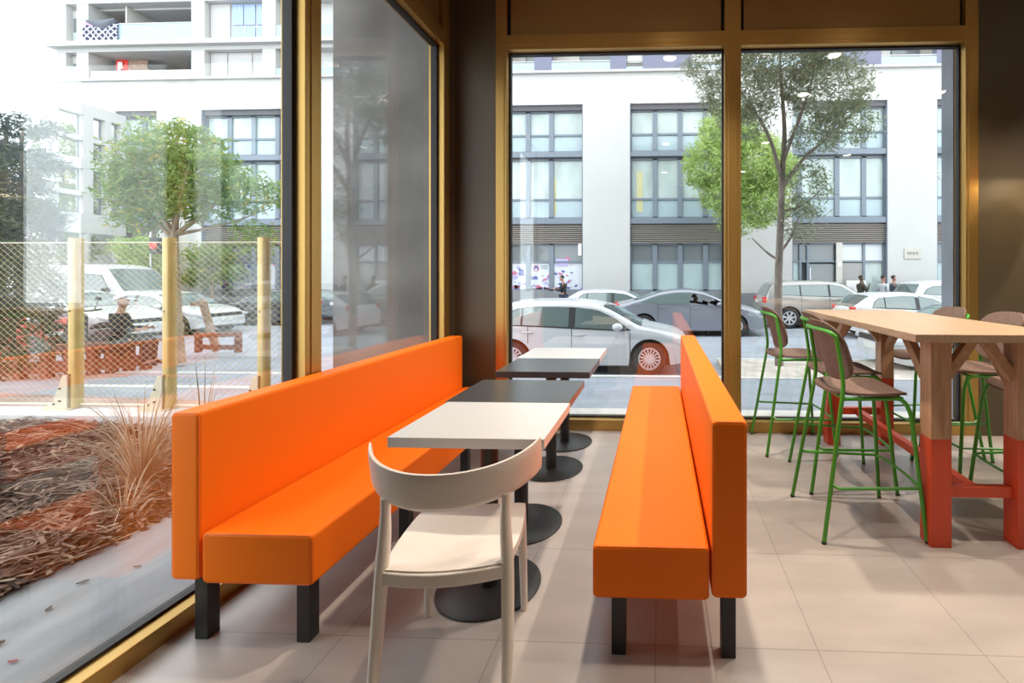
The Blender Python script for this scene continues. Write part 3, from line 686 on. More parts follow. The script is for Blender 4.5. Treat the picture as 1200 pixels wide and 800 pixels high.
# ------------------------------------------------------------------ trees
def tree(name, label, loc, trunk, branches, blobs, nleaf, leafmat, size, barkmat='bark', group=None, seed=1, squash=0.6, cat='tree'):
    r = random.Random(seed); t = thing(name, label, cat, loc, 0, group)
    if trunk:
        P = smooth_path([p for p, _ in trunk], 5); n = len(P); R = []
        for i in range(n):
            f = i/(n-1)*(len(trunk)-1); k = min(int(f), len(trunk)-2); R.append(trunk[k][1]+(trunk[k+1][1]-trunk[k][1])*(f-k))
        G().tube(P, R, 10).build('trunk', barkmat, t, smooth=True)
    for b in branches:
        P = smooth_path([p for p, _ in b], 4); n = len(P); R = [b[0][1]+(b[-1][1]-b[0][1])*i/(n-1) for i in range(n)]
        G().tube(P, R, 7).build('branch', barkmat, t, smooth=True)
    g = G(); vol = [a[3]*a[4]*a[5] for a in blobs]; tot = sum(vol)
    for bl, vv in zip(blobs, vol):
        cx, cy, cz, rx, ry, rz = bl
        # leaves gather in sprays inside the blob
        nl = int(nleaf*vv/tot); ns = max(3, nl//14)
        for s in range(ns):
            while True:
                q = Vector((r.uniform(-1, 1), r.uniform(-1, 1), r.uniform(-1, 1)))
                if 0.15 < q.length < 1: break
            q = q*(q.length**-0.35)
            c0 = Vector((cx+q.x*rx, cy+q.y*ry, cz+q.z*rz)); base = r.random()
            sd = Vector((r.gauss(0, 1), r.gauss(0, 1), r.gauss(0, 0.5)-0.25)).normalized()
            for l in range(14):
                c = c0+sd*r.uniform(-1, 1)*size*2.6+Vector((r.gauss(0, 1), r.gauss(0, 1), r.gauss(0, 0.8)))*size*0.9
                d = (sd*0.6+Vector((r.gauss(0, 1), r.gauss(0, 1), r.gauss(0, 0.7)-0.3))*0.6).normalized(); n_ = d.cross(Vector((r.gauss(0, 1), r.gauss(0, 1), r.gauss(0, 1)))).normalized()
                L_ = size*r.uniform(0.6, 1.2); W_ = n_*L_*squash*0.5; up = d.cross(n_)*L_*0.12
                g.add([c-d*L_, c+W_+up, c+d*L_, c-W_+up, c], [(0, 1, 4), (1, 2, 4), (2, 3, 4), (3, 0, 4)], min(1, max(0, base*0.7+r.random()*0.4-0.05)))
    g.build('foliage', leafmat, t, fix=False, picks=True)
    return t
V = Vector
# grey-green street tree on the build-out
tree('street_tree', 'grey-green street tree with a speckled trunk right outside the window', (2.33, 9.25, ZP),
     [(V((0, 0, -0.1)), 0.085), (V((-0.02, 0, 1.5)), 0.075), (V((0.03, 0, 2.8)), 0.068), (V((0.06, 0.02, 3.7)), 0.058), (V((0.10, 0, 4.6)), 0.04), (V((0.02, 0, 5.8)), 0.025), (V((0.0, 0, 6.9)), 0.01)],
     [[(V((0.05, 0, 3.45)), 0.045), (V((0.45, 0.05, 4.0)), 0.035), (V((0.95, 0.1, 4.45)), 0.025), (V((1.4, 0.1, 4.9)), 0.01)],
      [(V((0.06, 0, 3.6)), 0.045), (V((-0.25, -0.1, 4.5)), 0.035), (V((-0.75, -0.1, 5.3)), 0.02), (V((-1.1, -0.1, 5.7)), 0.01)],
      [(V((0.08, 0, 4.0)), 0.04), (V((0.42, -0.2, 5.0)), 0.03), (V((0.7, -0.2, 6.0)), 0.012)],
      [(V((0.0, 0, 2.05)), 0.03), (V((-0.2, 0.1, 2.2)), 0.02), (V((-0.5, 0.15, 2.5)), 0.01)],
      [(V((0.02, 0, 2.2)), 0.03), (V((0.28, 0.1, 2.55)), 0.02), (V((0.4, 0.1, 2.9)), 0.01)],
      [(V((0.05, 0, 3.0)), 0.03), (V((0.5, 0.2, 3.15)), 0.018), (V((1.05, 0.25, 3.6)), 0.006)]],
     [(0.1, 0, 6.2, 1.0, 0.9, 0.75), (0.9, 0, 5.35, 0.85, 0.8, 0.6), (-0.75, 0, 5.3, 0.75, 0.7, 0.55), (1.35, 0.1, 4.75, 0.6, 0.6, 0.42), (-0.65, 0, 4.75, 0.45, 0.5, 0.4), (0.75, 0, 4.45, 0.6, 0.5, 0.32),
      (0.55, 0.1, 3.45, 0.42, 0.45, 0.55), (0.45, 0.1, 2.85, 0.38, 0.4, 0.4), (-1.35, 0, 5.9, 0.5, 0.5, 0.4), (1.05, 0, 6.3, 0.7, 0.6, 0.5)], 21000, 'leafgrey', 0.062, seed=11, squash=0.42)
tree('street_tree', 'bright lime-green street tree standing beyond the grey sedan', (2.35, 17.2, ZR),
     [(V((0.18, 0, -0.05)), 0.085), (V((0.14, 0, 1.5)), 0.075), (V((0.1, 0, 3.2)), 0.06), (V((0.1, 0, 5.0)), 0.04), (V((0.15, 0, 6.8)), 0.012)],
     [[(V((0.1, 0, 3.4)), 0.045), (V((-0.5, 0, 4.4)), 0.03), (V((-0.9, 0.1, 5.6)), 0.01)], [(V((0.1, 0, 3.5)), 0.045), (V((0.8, 0, 4.4)), 0.03), (V((1.5, 0.1, 5.2)), 0.01)],
      [(V((0.1, 0, 4.3)), 0.035), (V((0.6, -0.2, 5.5)), 0.02), (V((0.7, -0.2, 6.6)), 0.008)]],
     [(0.15, 0, 6.2, 0.9, 1.0, 0.8), (-0.35, 0, 5.2, 0.95, 1.0, 0.85), (0.9, 0, 5.2, 1.2, 1.1, 0.95), (0.2, 0, 4.2, 0.95, 0.9, 0.7), (1.2, 0, 4.0, 0.9, 0.8, 0.75), (0.55, 0, 3.35, 0.6, 0.6, 0.4), (1.7, 0, 4.9, 0.6, 0.7, 0.7)], 26000, 'leaflime', 0.085, seed=12, squash=0.5)
LIME = [o for o in COL.objects if o.name == 'street_tree.001'][0]; LIME.scale = (1.14, 1.14, 1.14)
# young tree in the timber planter
tree('young_tree', 'young tree with green and yellowing leaves in the timber planter beyond the fence', (-10.0, 9.3, ZP),
     [(V((0.1, 0, -0.05)), 0.10), (V((0.03, 0, 1.0)), 0.09), (V((-0.02, 0, 2.2)), 0.08), (V((0, 0, 2.75)), 0.06), (V((0.05, 0, 3.6)), 0.035), (V((0.05, 0, 4.7)), 0.012)],
     [[(V((-0.02, 0, 2.5)), 0.05), (V((-0.55, 0, 3.0)), 0.035), (V((-1.05, 0, 3.5)), 0.012)], [(V((0, 0, 2.6)), 0.05), (V((0.6, 0.1, 3.1)), 0.03), (V((1.2, 0.1, 3.7)), 0.012)],
      [(V((0, 0, 2.6)), 0.045), (V((-0.3, -0.3, 3.4)), 0.025), (V((-0.5, -0.4, 4.3)), 0.008)], [(V((0, 0, 2.7)), 0.045), (V((0.35, -0.2, 3.4)), 0.025), (V((0.6, -0.2, 4.3)), 0.008)],
      [(V((0, 0, 2.6)), 0.04), (V((0.8, 0.3, 2.85)), 0.02), (V((1.7, 0.4, 3.2)), 0.008)]],
     [(0.1, 0, 4.4, 0.75, 0.8, 0.5), (-0.45, 0, 4.0, 0.75, 0.75, 0.5), (0.75, 0, 3.85, 0.8, 0.8, 0.5), (-0.85, 0, 3.6, 0.6, 0.6, 0.42), (-0.4, 0, 3.4, 0.8, 0.7, 0.4), (0.4, 0, 3.2, 0.8, 0.7, 0.32), (1.5, 0.1, 3.45, 0.7, 0.6, 0.38), (-0.75, 0, 2.98, 0.5, 0.5, 0.32), (1.45, 0.2, 2.55, 0.45, 0.4, 0.35)], 12500, 'leafyoung', 0.07, 'palebark', seed=13, squash=0.55)
g = G().bar((-10.62, 10.85, ZP-0.05), (-10.99, 10.85, 0.85), 0.11, 0.11).bar((-11.2, 10.8, 0.74), (-10.85, 10.8, 0.74), 0.07, 0.09).build('stake', 'stakewood'); tag(g, 'leaning timber stake propped beside the young tree', 'stake')
tree('conifer', 'dark bushy evergreen close behind the fence, nearest the glass', (-9.1, 6.0, ZP), [(V((0, 0, -0.05)), 0.07), (V((0, 0, 1.5)), 0.05), (V((0.05, 0, 3.2)), 0.015)], [],
     [(0, 0, 0.9, 0.55, 0.6, 0.6), (0.0, 0, 1.8, 0.6, 0.6, 0.6), (-0.1, 0, 2.7, 0.5, 0.5, 0.6), (-0.2, 0, 3.3, 0.4, 0.4, 0.35), (-0.6, 0, 2.2, 0.6, 0.6, 1.1)], 11000, 'leafdark', 0.055, seed=14, squash=0.5)
tree('conifer', 'blue-green conifer behind the dark evergreen', (-12.95, 9.0, ZP), [(V((0, 0, -0.05)), 0.1), (V((0, 0, 2.2)), 0.07), (V((0.05, 0, 4.7)), 0.015)],
     [[(V((0, 0, 1.4)), 0.03), (V((0.5, -0.1, 1.9)), 0.02), (V((0.72, -0.1, 2.2)), 0.008)], [(V((0, 0, 2.2)), 0.03), (V((0.5, -0.1, 2.8)), 0.02), (V((0.68, -0.1, 3.1)), 0.008)]],
     [(-0.1, 0, 1.4, 0.72, 0.7, 0.8), (-0.15, 0, 2.4, 0.68, 0.7, 0.8), (-0.15, 0, 3.4, 0.62, 0.6, 0.65), (-0.1, 0, 4.1, 0.48, 0.5, 0.45), (-0.2, 0, 0.7, 0.6, 0.6, 0.5)], 13000, 'leafblue', 0.07, seed=15, squash=0.3)
tree('pine_tree', 'tall pine with layered boughs against the white sky', (-19.45, 13.3, ZR), [(V((-0.4, 0, -0.05)), 0.16), (V((-0.3, 0, 3)), 0.12), (V((-0.1, 0, 6.6)), 0.03)],
     [[(V((-0.3, 0, 4.2)), 0.05), (V((0.5, 0, 4.8)), 0.03), (V((1.1, 0, 5.2)), 0.01)], [(V((-0.3, 0, 4.6)), 0.05), (V((-1.2, 0, 5.3)), 0.03), (V((-2.0, 0, 5.9)), 0.01)]],
     [(0.35, 0, 6.35, 0.75, 0.7, 0.32), (-0.9, 0, 5.7, 0.9, 0.7, 0.34), (0.5, 0, 5.3, 0.75, 0.7, 0.33), (-0.2, 0, 4.6, 0.9, 0.7, 0.32), (0.3, 0, 3.6, 1.0, 0.8, 0.6), (-1.2, 0, 3.0, 1.0, 0.8, 0.8)], 16000, 'leafblue', 0.10, seed=16, squash=0.32)
for k, (x, y, s, lab) in enumerate([(-22.0, 18.95, 1.05, 'small bushy street tree beside the signal pole across the road'), (-19.0, 19.2, 0.95, 'small bushy street tree between signal pole and glazed bay')]):
    tree('street_tree', lab, (x, y, ZR), [(V((0, 0, -0.05)), 0.06), (V((0, 0, 1.6)), 0.05), (V((0, 0, 2.6*s)), 0.02)], [],
         [(0, 0, 2.9*s, 1.0*s, 0.8, 0.5*s), (0.3, 0, 2.2*s, 0.9*s, 0.8, 0.5*s), (-0.4, 0, 1.9*s, 0.7*s, 0.7, 0.45*s)], 5000, 'leafyoung' if k % 2 else 'leaflime', 0.085, 'palebark', 'street trees across the road', 20+k, 0.55)

tree('street_tree', 'tall leafy tree seen through the openings of the white frame', (-25.05, 18.75, ZP), [(V((0, 0, -0.05)), 0.12), (V((0, 0, 3.0)), 0.09), (V((0, 0, 7.0)), 0.02)], [],
     [(0, 0, 3.0, 0.8, 1.05, 0.8), (0, 0, 4.4, 0.85, 1.05, 0.9), (0, 0, 5.9, 0.85, 1.05, 0.95), (0, 0, 7.3, 0.8, 1.0, 0.9)], 12000, 'leafyoung', 0.09, seed=31, squash=0.55)
# timber planter edging with rail
t = thing('timber_planter', 'low red-brown timber planter edging with open posts beyond the fence', 'planter', (-10.0, 8.0, ZP))
rail = [(-13.4, 6.85), (-11.5, 7.25), (-10.2, 7.75), (-9.6, 8.4)]
pts = smooth_path([V((a+10, b-8, 0.52)) for a, b in rail], 4)
g = G()
for a, b in zip(pts[:-1], pts[1:]): g.bar(a, b+(b-a)*0.03, 0.24, 0.09)
g.build('seat_rail', 'redwood', t)
g = G()
for a, b in zip(pts[:-1], pts[1:]): g.bar(a-V((0, 0, 0.34)), b+(b-a)*0.03-V((0, 0, 0.34)), 0.05, 0.2)
g.build('lower_board', 'redwood', t)
for p in pts: G().box(p.x-0.06, p.y-0.06, 0, p.x+0.06, p.y+0.06, 0.5).build('post', 'redwood', t)
for q in (-0.6, 0.35): G().box(q-0.05, 2.33, 0, q+0.05, 2.43, 0.46).build('post', 'redwood', t)
G().bar((-0.6, 2.4, 0.38), (0.35, 2.35, 0.42), 0.1, 0.1).build('back_rail', 'redwood', t)
G().bar((-0.6, 2.4, 0.12), (0.35, 2.35, 0.12), 0.1, 0.1).build('back_rail', 'redwood', t)
# signal
t = thing('traffic_signal', 'red traffic signal on a thin pole across the road', 'traffic light', (-20.75, 18.45, ZP))
G().cyl((-0.12, 0, 0), (-0.12, 0, 3.6), 0.04, n=10).build('pole', 'steel', t)
G().box(-0.1, -0.1, 2.7, 0.28, 0.1, 3.35).build('signal_head', 'trim', t, bevel=0.03)
G().lathe([(0.001, -0.14), (0.15, -0.13), (0.16, -0.08), (0.15, 0.0)], (0.1, 0, 3.02), 20, 'y').build('signal_lens', 'redsign', t, smooth=True)
# ------------------------------------------------------------------ the white building across the street
FYB = 20.0
bld = thing('apartment_building', 'long white rendered building with grey window bays and loggias across the street', 'building', (0, FYB, ZP))
def W(x0, x1, z0, z1, ya=0.0, yb=0.45, g=None): return (g or G()).box(x0, ya, z0-ZP, x1, yb, z1-ZP)
BAYS = [(-24.3, -22.35), (-20.3, -15.95), (-7.3, -3.29), (-1.27, 2.78), (5.58, 9.52), (11.53, 15.5)]
ZH = 8.80
g = G(); xs = -27.0
for a, b in BAYS:
    W(xs, a, ZP, ZH, g=g); xs = b
W(xs, 22.0, ZP, ZH, g=g)
W(-27.0, 22.0, ZH, 10.12, g=g)
g.build('wall', 'facade', bld)
struct_back = W(-27, 22, ZP, 16.5, 3.6, 4.0).build('wall', 'loggia', bld)
W(-27.05, 22, 10.12, 10.22, -0.14, 0.46).build('ledge', 'ledge', bld)
W(-27, 22, 10.12, 10.22, 0.46, 3.6).build('loggia_floor', 'ledge', bld)
def glaze(x0, x1, z0, z1, posts, rows, pm_top, pm_low, name='window'):
    """posts: x of vertical bars; rows: z of horizontal bars; one frame, panes as sub-parts"""
    g = G(); yb, yf = 0.36, 0.22; t = 0.055
    xsq = [x0]+posts+[x1]
    W(x0, x0+t*1.4, z0, z1, yf, yb, g); W(x1-t*1.4, x1, z0, z1, yf, yb, g)
    for p in posts: W(p-0.1, p+0.1, z0, z1, yf, yb, g)
    for z in rows: W(x0, x1, z-0.045, z+0.045, yf+0.03, yb, g)
    W(x0, x1, z0, z0+0.06, yf, yb, g); W(x0, x1, z1-0.06, z1, yf, yb, g)
    o = g.build(name, 'gframe', bld)
    zs = [z0]+rows+[z1]
    for j in range(len(zs)-1):
        gp = G()
        for i in range(len(xsq)-1): W(xsq[i]+0.07, xsq[i+1]-0.07, zs[j]+0.05, zs[j+1]-0.05, 0.30, 0.325, gp)
        gp.build('pane', pm_low if j == 0 else pm_top, o)
    return o
POSTS = {0: [-23.2], 1: [-19.2, -18.1, -17.0], 2: [-6.6, -5.72, -4.70], 3: [-0.20, 0.88, 1.97], 4: [5.95, 7.52, 8.64], 5: [12.6, 13.7, 14.6]}
for i, (a, b) in enumerate(BAYS):
    ps = POSTS[i]
    W(a, b, ZH-0.22, ZH, 0.10, 0.4).build('head_panel', 'reveal', bld)
    glaze(a, b, 6.80, ZH-0.22, ps, [7.55], 'pane', 'paneblue')
    W(a, b, 6.56, 6.80, 0.06, 0.4).build('spandrel', 'gframe', bld, bevel=0.01)
    glaze(a, b, 3.93, 6.50, ps, [4.76], 'pane', 'paneblue')
    W(a, b, 3.68, 3.93, 0.06, 0.4).build('spandrel', 'gframe', bld, bevel=0.01)
    g = G(); n = 9
    for k in range(n):
        z = 2.86+0.8*k/n; g.prism([(0.12, z-ZP), (0.26, z+0.05-ZP), (0.26, z+0.075-ZP), (0.12, z+0.03-ZP)], lambda y, q: (a, y, q), lambda y, q: (b, y, q))
    W(a, b, 2.84, 3.68, 0.27, 0.33, g); g.build('louvre_grille', 'louvre', bld)
    W(a, b, 6.50, 6.56, 0.2, 0.4).build('shadow_strip', 'reveal', bld)
    W(a-0.001, a+0.03, ZP, ZH, 0.02, 0.42).build('reveal_lining', 'gframe', bld); W(b-0.03, b+0.001, ZP, ZH, 0.02, 0.42).build('reveal_lining', 'gframe', bld)
    if i != 4:
        glaze(a, b, 0.80, 2.84, ps, [2.05], 'panedark', 'shop' if i != 2 and i != 1 else 'shopwhite', 'shop_window')
        W(a, b, ZP, 0.80, 0.10, 0.4).build('window_apron', 'plinth', bld)
    # dark room behind
    W(a, b, ZP, ZH, 0.40, 0.44).build('room_back', 'reveal', bld)
# entrance bay
a, b = BAYS[4]
g = G(); 
for p in (a+0.05, 5.98, 6.30, 7.5, 7.62, 8.64, b-0.05): W(p-0.05, p+0.05, ZP, 2.84, 0.2, 0.36, g)
W(a, b, 2.02, 2.1, 0.22, 0.36, g); W(a, b, 2.78, 2.84, 0.2, 0.36, g); o = g.build('entrance_frame', 'gframe', bld)
W(a, 7.5, 2.1, 2.8, 0.30, 0.33).build('pane', 'panedark', o); W(6.35, 7.45, ZP, 1.95, 0.30, 0.33).build('glazed_door', 'panedark', o)
W(a, 6.0, 0.2, 2.05, 0.30, 0.33).build('pane', 'shop', o); W(7.62, 9.5, 2.1, 2.8, 0.28, 0.33).build('pane', 'shopwhite', o)
W(8.68, 9.5, ZP, 2.05, 0.30, 0.33).build('pane', 'pane', o)
W(7.62, 8.6, ZP, 2.0, 0.25, 0.33).build('entrance_door', 'door', bld, bevel=0.02)
W(7.45, 7.7, ZP, 2.84, 0.1, 0.34).build('door_post', 'doorframe', bld)
W(7.52, 7.66, 1.85, 2.0, 0.07, 0.1).build('house_number_plate', 'paper', bld)
g = G(); W(6.33, 7.45, 0.95, 1.0, 0.27, 0.3, g); W(6.38, 6.43, 0.3, 1.8, 0.24, 0.29, g); g.build('door_bar', 'paper', bld)
W(7.72, 8.5, ZP+0.1, 1.25, -0.3, -0.24).build('notice_board', 'paper', bld, bevel=0.01)
# plinths under the piers
xs = -27.0; g = G()
for a, b in BAYS:
    W(xs, a, ZP, 0.72 if xs > -16 and a < 6 and xs < 3 else 0.30, -0.02, 0.02, g); xs = b
g.build('plinth', 'plinth', bld)
# shop graphics on bay 2 and bay 1
def petals(cx, cz, n, sx, sz, seed, host):
    r = random.Random(seed)
    for mname in ('decal1', 'decal2', 'decal3'):
        g = G()
        for k in range(n):
            x, z = cx+r.uniform(-sx, sx), cz+sz*(r.random()**1.6*2-1); s = r.choice([0.05, 0.07, 0.1, 0.16]); ang = r.uniform(0, 3)
            P = [(x+s*(math.cos(t)*math.cos(ang)-0.5*math.sin(t)*math.sin(ang)), z+s*(math.cos(t)*math.sin(ang)*0.6+0.5*math.sin(t)*math.cos(ang))) for t in [2*PI*i/10 for i in range(10)]]
            g.prism(P, lambda u, v: (u, 0.288, v-ZP), lambda u, v: (u, 0.2985, v-ZP))
        g.build('petal_film', mname, host)
petals(-3.95, 1.55, 9, 0.6, 0.65, 4, bld); petals(-5.2, 1.15, 12, 0.42, 0.35, 5, bld); petals(-6.3, 1.4, 9, 0.45, 0.6, 6, bld); petals(-18.5, 1.5, 26, 1.8, 0.55, 7, bld)
s = W(-4.52, -3.98, 1.88, 2.18, 0.27, 0.29).build('lilac_sign', 'lilac', bld)
g = G()
for k in range(9): W(-4.44+k*0.047, -4.405+k*0.047, 2.01, 2.05+0.02*(k % 3 == 0), 0.262, 0.272, g)
g.build('sign_lettering', 'paper', s)
g = G().lathe([(0.001, 0), (0.13, 0.0), (0.13, 0.012), (0.001, 0.012)], (-5.38, 0.284, 1.78-ZP), 20, 'y'); o = g.build('round_logo', 'decal2', bld)
G().lathe([(0.001, 0), (0.085, 0.0), (0.085, 0.006), (0.001, 0.006)], (-5.38, 0.277, 1.80-ZP), 20, 'y').build('logo_centre', 'decal1', o)
G().prism([(-5.42, 1.68), (-5.34, 1.68), (-5.34, 1.74), (-5.38, 1.78), (-5.42, 1.74)], lambda x, z: (x, 0.268, z-ZP), lambda x, z: (x, 0.278, z-ZP)).build('logo_base', 'paper', o)
g = G()
for k in range(2):
    for q in range(6): W(-5.18+q*0.05, -5.145+q*0.05, 1.86-k*0.1, 1.90-k*0.1, 0.288, 0.298, g)
g.build('logo_lettering', 'gframe', bld)
W(-3.49, -3.34, 2.3, 2.82, -0.05, 0.05).build('wall_light', 'paper', bld, bevel=0.03)
W(-1.0, -0.72, 4.2, 5.95, 0.29, 0.3).build('yellow_blind', 'yellow', bld); W(-4.62, -4.5, 4.1, 5.7, 0.29, 0.3).build('yellow_blind', 'yellow', bld)
# plaque on the pier
pl = W(10.18, 10.86, 2.15, 2.58, -0.04, 0.0).build('wall_plaque', 'plaque', bld, bevel=0.008)
pl['label'] = 'beige plaque with dark lettering'
tc = bpy.data.curves.new('plaque_text', 'FONT'); tc.body = 'NOLB'; tc.size = 0.17; tc.extrude = 0.006; tc.align_x = 'CENTER'
tmp = bpy.data.objects.new('tmp', tc); COL.objects.link(tmp); bpy.context.view_layer.update()
tme = bpy.data.meshes.new_from_object(tmp.evaluated_get(bpy.context.evaluated_depsgraph_get())); bpy.data.objects.remove(tmp)
tme.materials.clear(); tme.materials.append(M['plaqueink']); to = bpy.data.objects.new('plaque_lettering', tme); COL.objects.link(to); to.parent = pl
to.location = (10.52, -0.044, 2.36-ZP-0.03); to.rotation_euler = (PI/2, 0, 0)
# emblem on the window of the last bay: plain heart outline with a cross
g = G(); hp = []
for k in range(25):
    a = 2*PI*k/24; hp.append(V((11.86+0.19*(math.sin(a)**3), 0.285, 5.72-ZP+0.0135*(13*math.cos(a)-5*math.cos(2*a)-2*math.cos(3*a)-math.cos(4*a)))))
g.tube(hp[:-1], 0.02, 6, closed=True); W(11.845, 11.875, 5.60, 5.84, 0.27, 0.295, g); W(11.75, 11.97, 5.71, 5.74, 0.27, 0.295, g)
g.build('heart_emblem', 'paper', bld)
# upper storey, right-hand stretch: cladding panels and loggias
for a, b in [(-8.2, -6.6), (-5.4, -4.65), (-2.12, -1.42), (-0.72, 1.35), (7.75, 9.28), (11.55, 14)]:
    W(a, b, 10.22, 13.2, 0.04, 0.4).build('cladding_panel', 'violet', bld)
for a, b, blind in [(-6.6, -5.4, 0), (-4.65, -2.12, 1), (-1.42, -0.72, 2), (1.35, 3.6, 2), (3.6, 7.75, 1), (9.28, 11.55, 1)]:
    W(a, b, 10.26, 10.62 if blind != 2 else 10.4, 0.05, 0.09).build('balustrade', 'balglass', bld)
    if blind == 2: W(a+0.02, b-0.02, 10.62, 13, 0.2, 0.3).build('roller_shutter', 'facade', bld)
    else:
        W(a, a+(b-a)*0.4, 10.26, 13, 1.2, 1.3).build('loggia_wall', 'loggia', bld)
        fo = W(a+(b-a)*0.4, b, 10.26, 12.4, 1.3, 1.36).build('window', 'gframe', bld); W(a+(b-a)*0.45, b-0.1, 10.6, 12.3, 1.26, 1.3).build('pane', 'panedark', fo)
    W(a, b, 10.66, 10.69, 0.04, 0.08).build('handrail', 'steel', bld)
    W(a, b, 12.6, 13.2, 0.0, 0.4).build('wall', 'facade', bld)
W(-8.2, 22, 13.2, 16.5, 0.0, 0.4).build('wall', 'facade', bld)
W(14, 22, 10.22, 13.2, 0.0, 0.4).build('wall', 'facade', bld)
# stretch over the corner shop: two storeys of deep loggias between white ledges
g = G()
for a, b in [(-27, -26.6), (-26.1, -25.55), (-20.75, -20.15), (-17.5, -16.9), (-12, -8.2)]: W(a, b, 10.22, 16.5, 0.0, 3.6 if a < -25.6 and a > -26.5 else 0.45, g)
W(-27.02, -8.2, 13.62, 13.95, -0.015, 0.44, g); W(-27.02, -8.2, 11.45, 11.62, -0.015, 0.44, g)
W(-16.9, -12, 10.22, 16.5, 0.42, 0.5, g) 
g.build('wall', 'facade', bld)
W(-27.25, -8.2, 11.62, 11.84, -0.28, 0.45).build('ledge', 'ledge', bld, bevel=0.01)
for z in (11.62, 13.7): W(-25.55, -12, z-0.16, z, 0.45, 3.6).build('loggia_ceiling', 'loggiaceil', bld)
W(-27, -8.2, 13.95, 14.15, -0.28, 0.45).build('ledge', 'ledge', bld, bevel=0.01)
o = W(-25.5, -20.75, 11.9, 12.68, 0.04, 0.10).build('balustrade', 'balglass', bld)
W(-25.5, -20.75, 12.68, 12.73, 0.02, 0.12).build('handrail', 'facade', o)
W(-25.5, -20.75, 10.24, 10.62, 0.04, 0.10).build('balustrade', 'facade', bld)
W(-24.05, -23.98, 11.84, 13.6, 0.2, 1.8).build('loggia_divider', 'loggia', bld)
W(-24.0, -22.5, 11.84, 13.5, 1.7, 1.75).build('loggia_screen', 'balglass', bld)
for (a, b, z0, z1) in [(-26.6, -26.1, 11.9, 13.45), (-26.6, -26.1, 10.3, 11.4)]:
    f = W(a, b, z0, z1, 0.25, 0.32).build('window', 'facade', bld); W(a+0.06, b-0.02, z0+0.6, z1-0.35, 0.22, 0.25).build('pane', 'panedark', f); W(a+0.06, b-0.02, z0+0.05, z0+0.52, 0.22, 0.25).build('pane', 'pane', f)
f = W(-20.15, -17.5, 11.9, 13.62, 0.3, 0.36).build('window', 'facade', bld)
W(-20.1, -19.2, 11.95, 13.6, 0.24, 0.30).build('roller_shutter', 'ledge', f)
for a, b in [(-19.1, -18.6), (-18.55, -18.05), (-17.95, -17.52)]:
    W(a, b, 12.66, 13.58, 0.25, 0.30).build('curtain_pane', 'bluecurtain', f)
W(-19.1, -18.05, 11.96, 12.56, 0.25, 0.30).build('curtain_pane', 'bluecurtain', f); W(-17.95, -17.52, 11.96, 12.56, 0.25, 0.3).build('curtain_pane', 'bluecurtain', f)
f = W(-20.15, -17.5, 10.26, 11.45, 0.3, 0.36).build('window', 'facade', bld)
for a, b in [(-20.1, -19.35), (-19.25, -18.2), (-18.1, -17.55)]: W(a, b, 10.3, 11.42, 0.25, 0.30).build('curtain_pane', 'ledge', f)
for z0, z1 in ((11.84, 12.5), (10.24, 10.6)): W(-16.9, -12, z0, z1, 0.04, 0.1).build('balustrade', 'balglass', bld)
for x0, x1, z0, z1, m_ in ((-25.1, -24.55, 10.75, 11.42, 'redsign'), (-24.5, -23.6, 10.7, 11.4, 'stakewood'), (-24.95, -24.75, 10.9, 11.3, 'paper')):
    G().shell(lambda u, v, s: (x0+(x1-x0)*(u+0.04*math.sin(9*v)*u), 0.7+0.05*math.sin(u*14)*v+(0.015 if s else 0)-(0.06 if m_ == 'paper' else 0), z1-ZP-(z1-z0)*v*(0.75+0.25*math.sin(2.6*u+0.5))), 20, 8).build('hanging_cloth', m_, bld, smooth=True)
# bedding airing over the balcony rail
t = thing('duvet', 'navy lattice-patterned duvet airing over a balcony rail', 'bedding', (-24.95, FYB, 0))
def dv(u, v, s):
    return (-0.78+1.56*u, 0.0+(-0.03 if s == 0 else 0.01)-0.05*math.sin(PI*v)-0.02*math.sin(u*17), 11.86+0.9*v)
G().shell(dv, 24, 10).build('cover', 'duvet', t, smooth=True)
def dg(u, v, s):
    x = -0.55+1.35*u; sag = 0.32*(1-abs(2*u-1)**1.5)
    return (x, -0.06-0.10*math.sin(PI*v)+(0.04 if s else 0), 12.86-0.42*v*(0.3+0.7*math.sin(PI*u))+0.02*math.sin(u*9)+0.03*u)
G().shell(dg, 24, 10).build('folded_blanket', 'duvetgrey', t, smooth=True)
G().shell(lambda u, v, s: (-0.78+0.5*u, -0.045-0.03*math.sin(PI*v)+(0.02 if s else 0), 12.78-0.2*v+0.02*math.sin(7*u)), 10, 6).build('lining', 'pinkcloth', t, smooth=True)

# white open frame at the far left
t = thing('building_frame', 'white open concrete frame with rows of square openings, seen end on behind the young tree', 'building', (-23.6, 18.5, ZP))
yA, yB, zA, zB = 17.2-18.5, 19.85-18.5, 3.2-ZP, 8.5-ZP
cols = [(yA+0.32, yA+1.12), (yA+1.45, yA+1.88), (yA+2.1, yA+2.45)]; rows = [(4.0, 4.73), (4.9, 5.84), (6.25, 6.99), (7.16, 8.05)]
g = G(); ys = [yA]+[q for c in cols for q in c]+[yB]
for i in range(0, len(ys), 2): g.box(-0.34, ys[i], zA, 0, ys[i+1], zB)
for a, b in cols:
    zz = [zA+ZP]+[q for c in rows for q in c]+[zB+ZP]
    for i in range(0, len(zz), 2): g.box(-0.34, a, zz[i]-ZP, 0, b, zz[i+1]-ZP)
g.build('frame', 'facade', t)
for a, b in cols:
    for c, d in rows:
        G().box(-0.25, a, c-ZP, -0.22, b, c-ZP+0.05).box(-0.25, a, d-ZP-0.05, -0.22, b, d-ZP).box(-0.25, a, c-ZP, -0.22, a+0.05, d-ZP).box(-0.25, b-0.05, c-ZP, -0.22, b, d-ZP).build('opening_trim', 'gframe', t)
for y in (yA+0.15, yA+1.3, yB-0.2): G().cyl((-0.17, y, 0), (-0.17, y, zA+0.01), 0.16, n=18).build('pillar', 'facade', t, smooth=True)

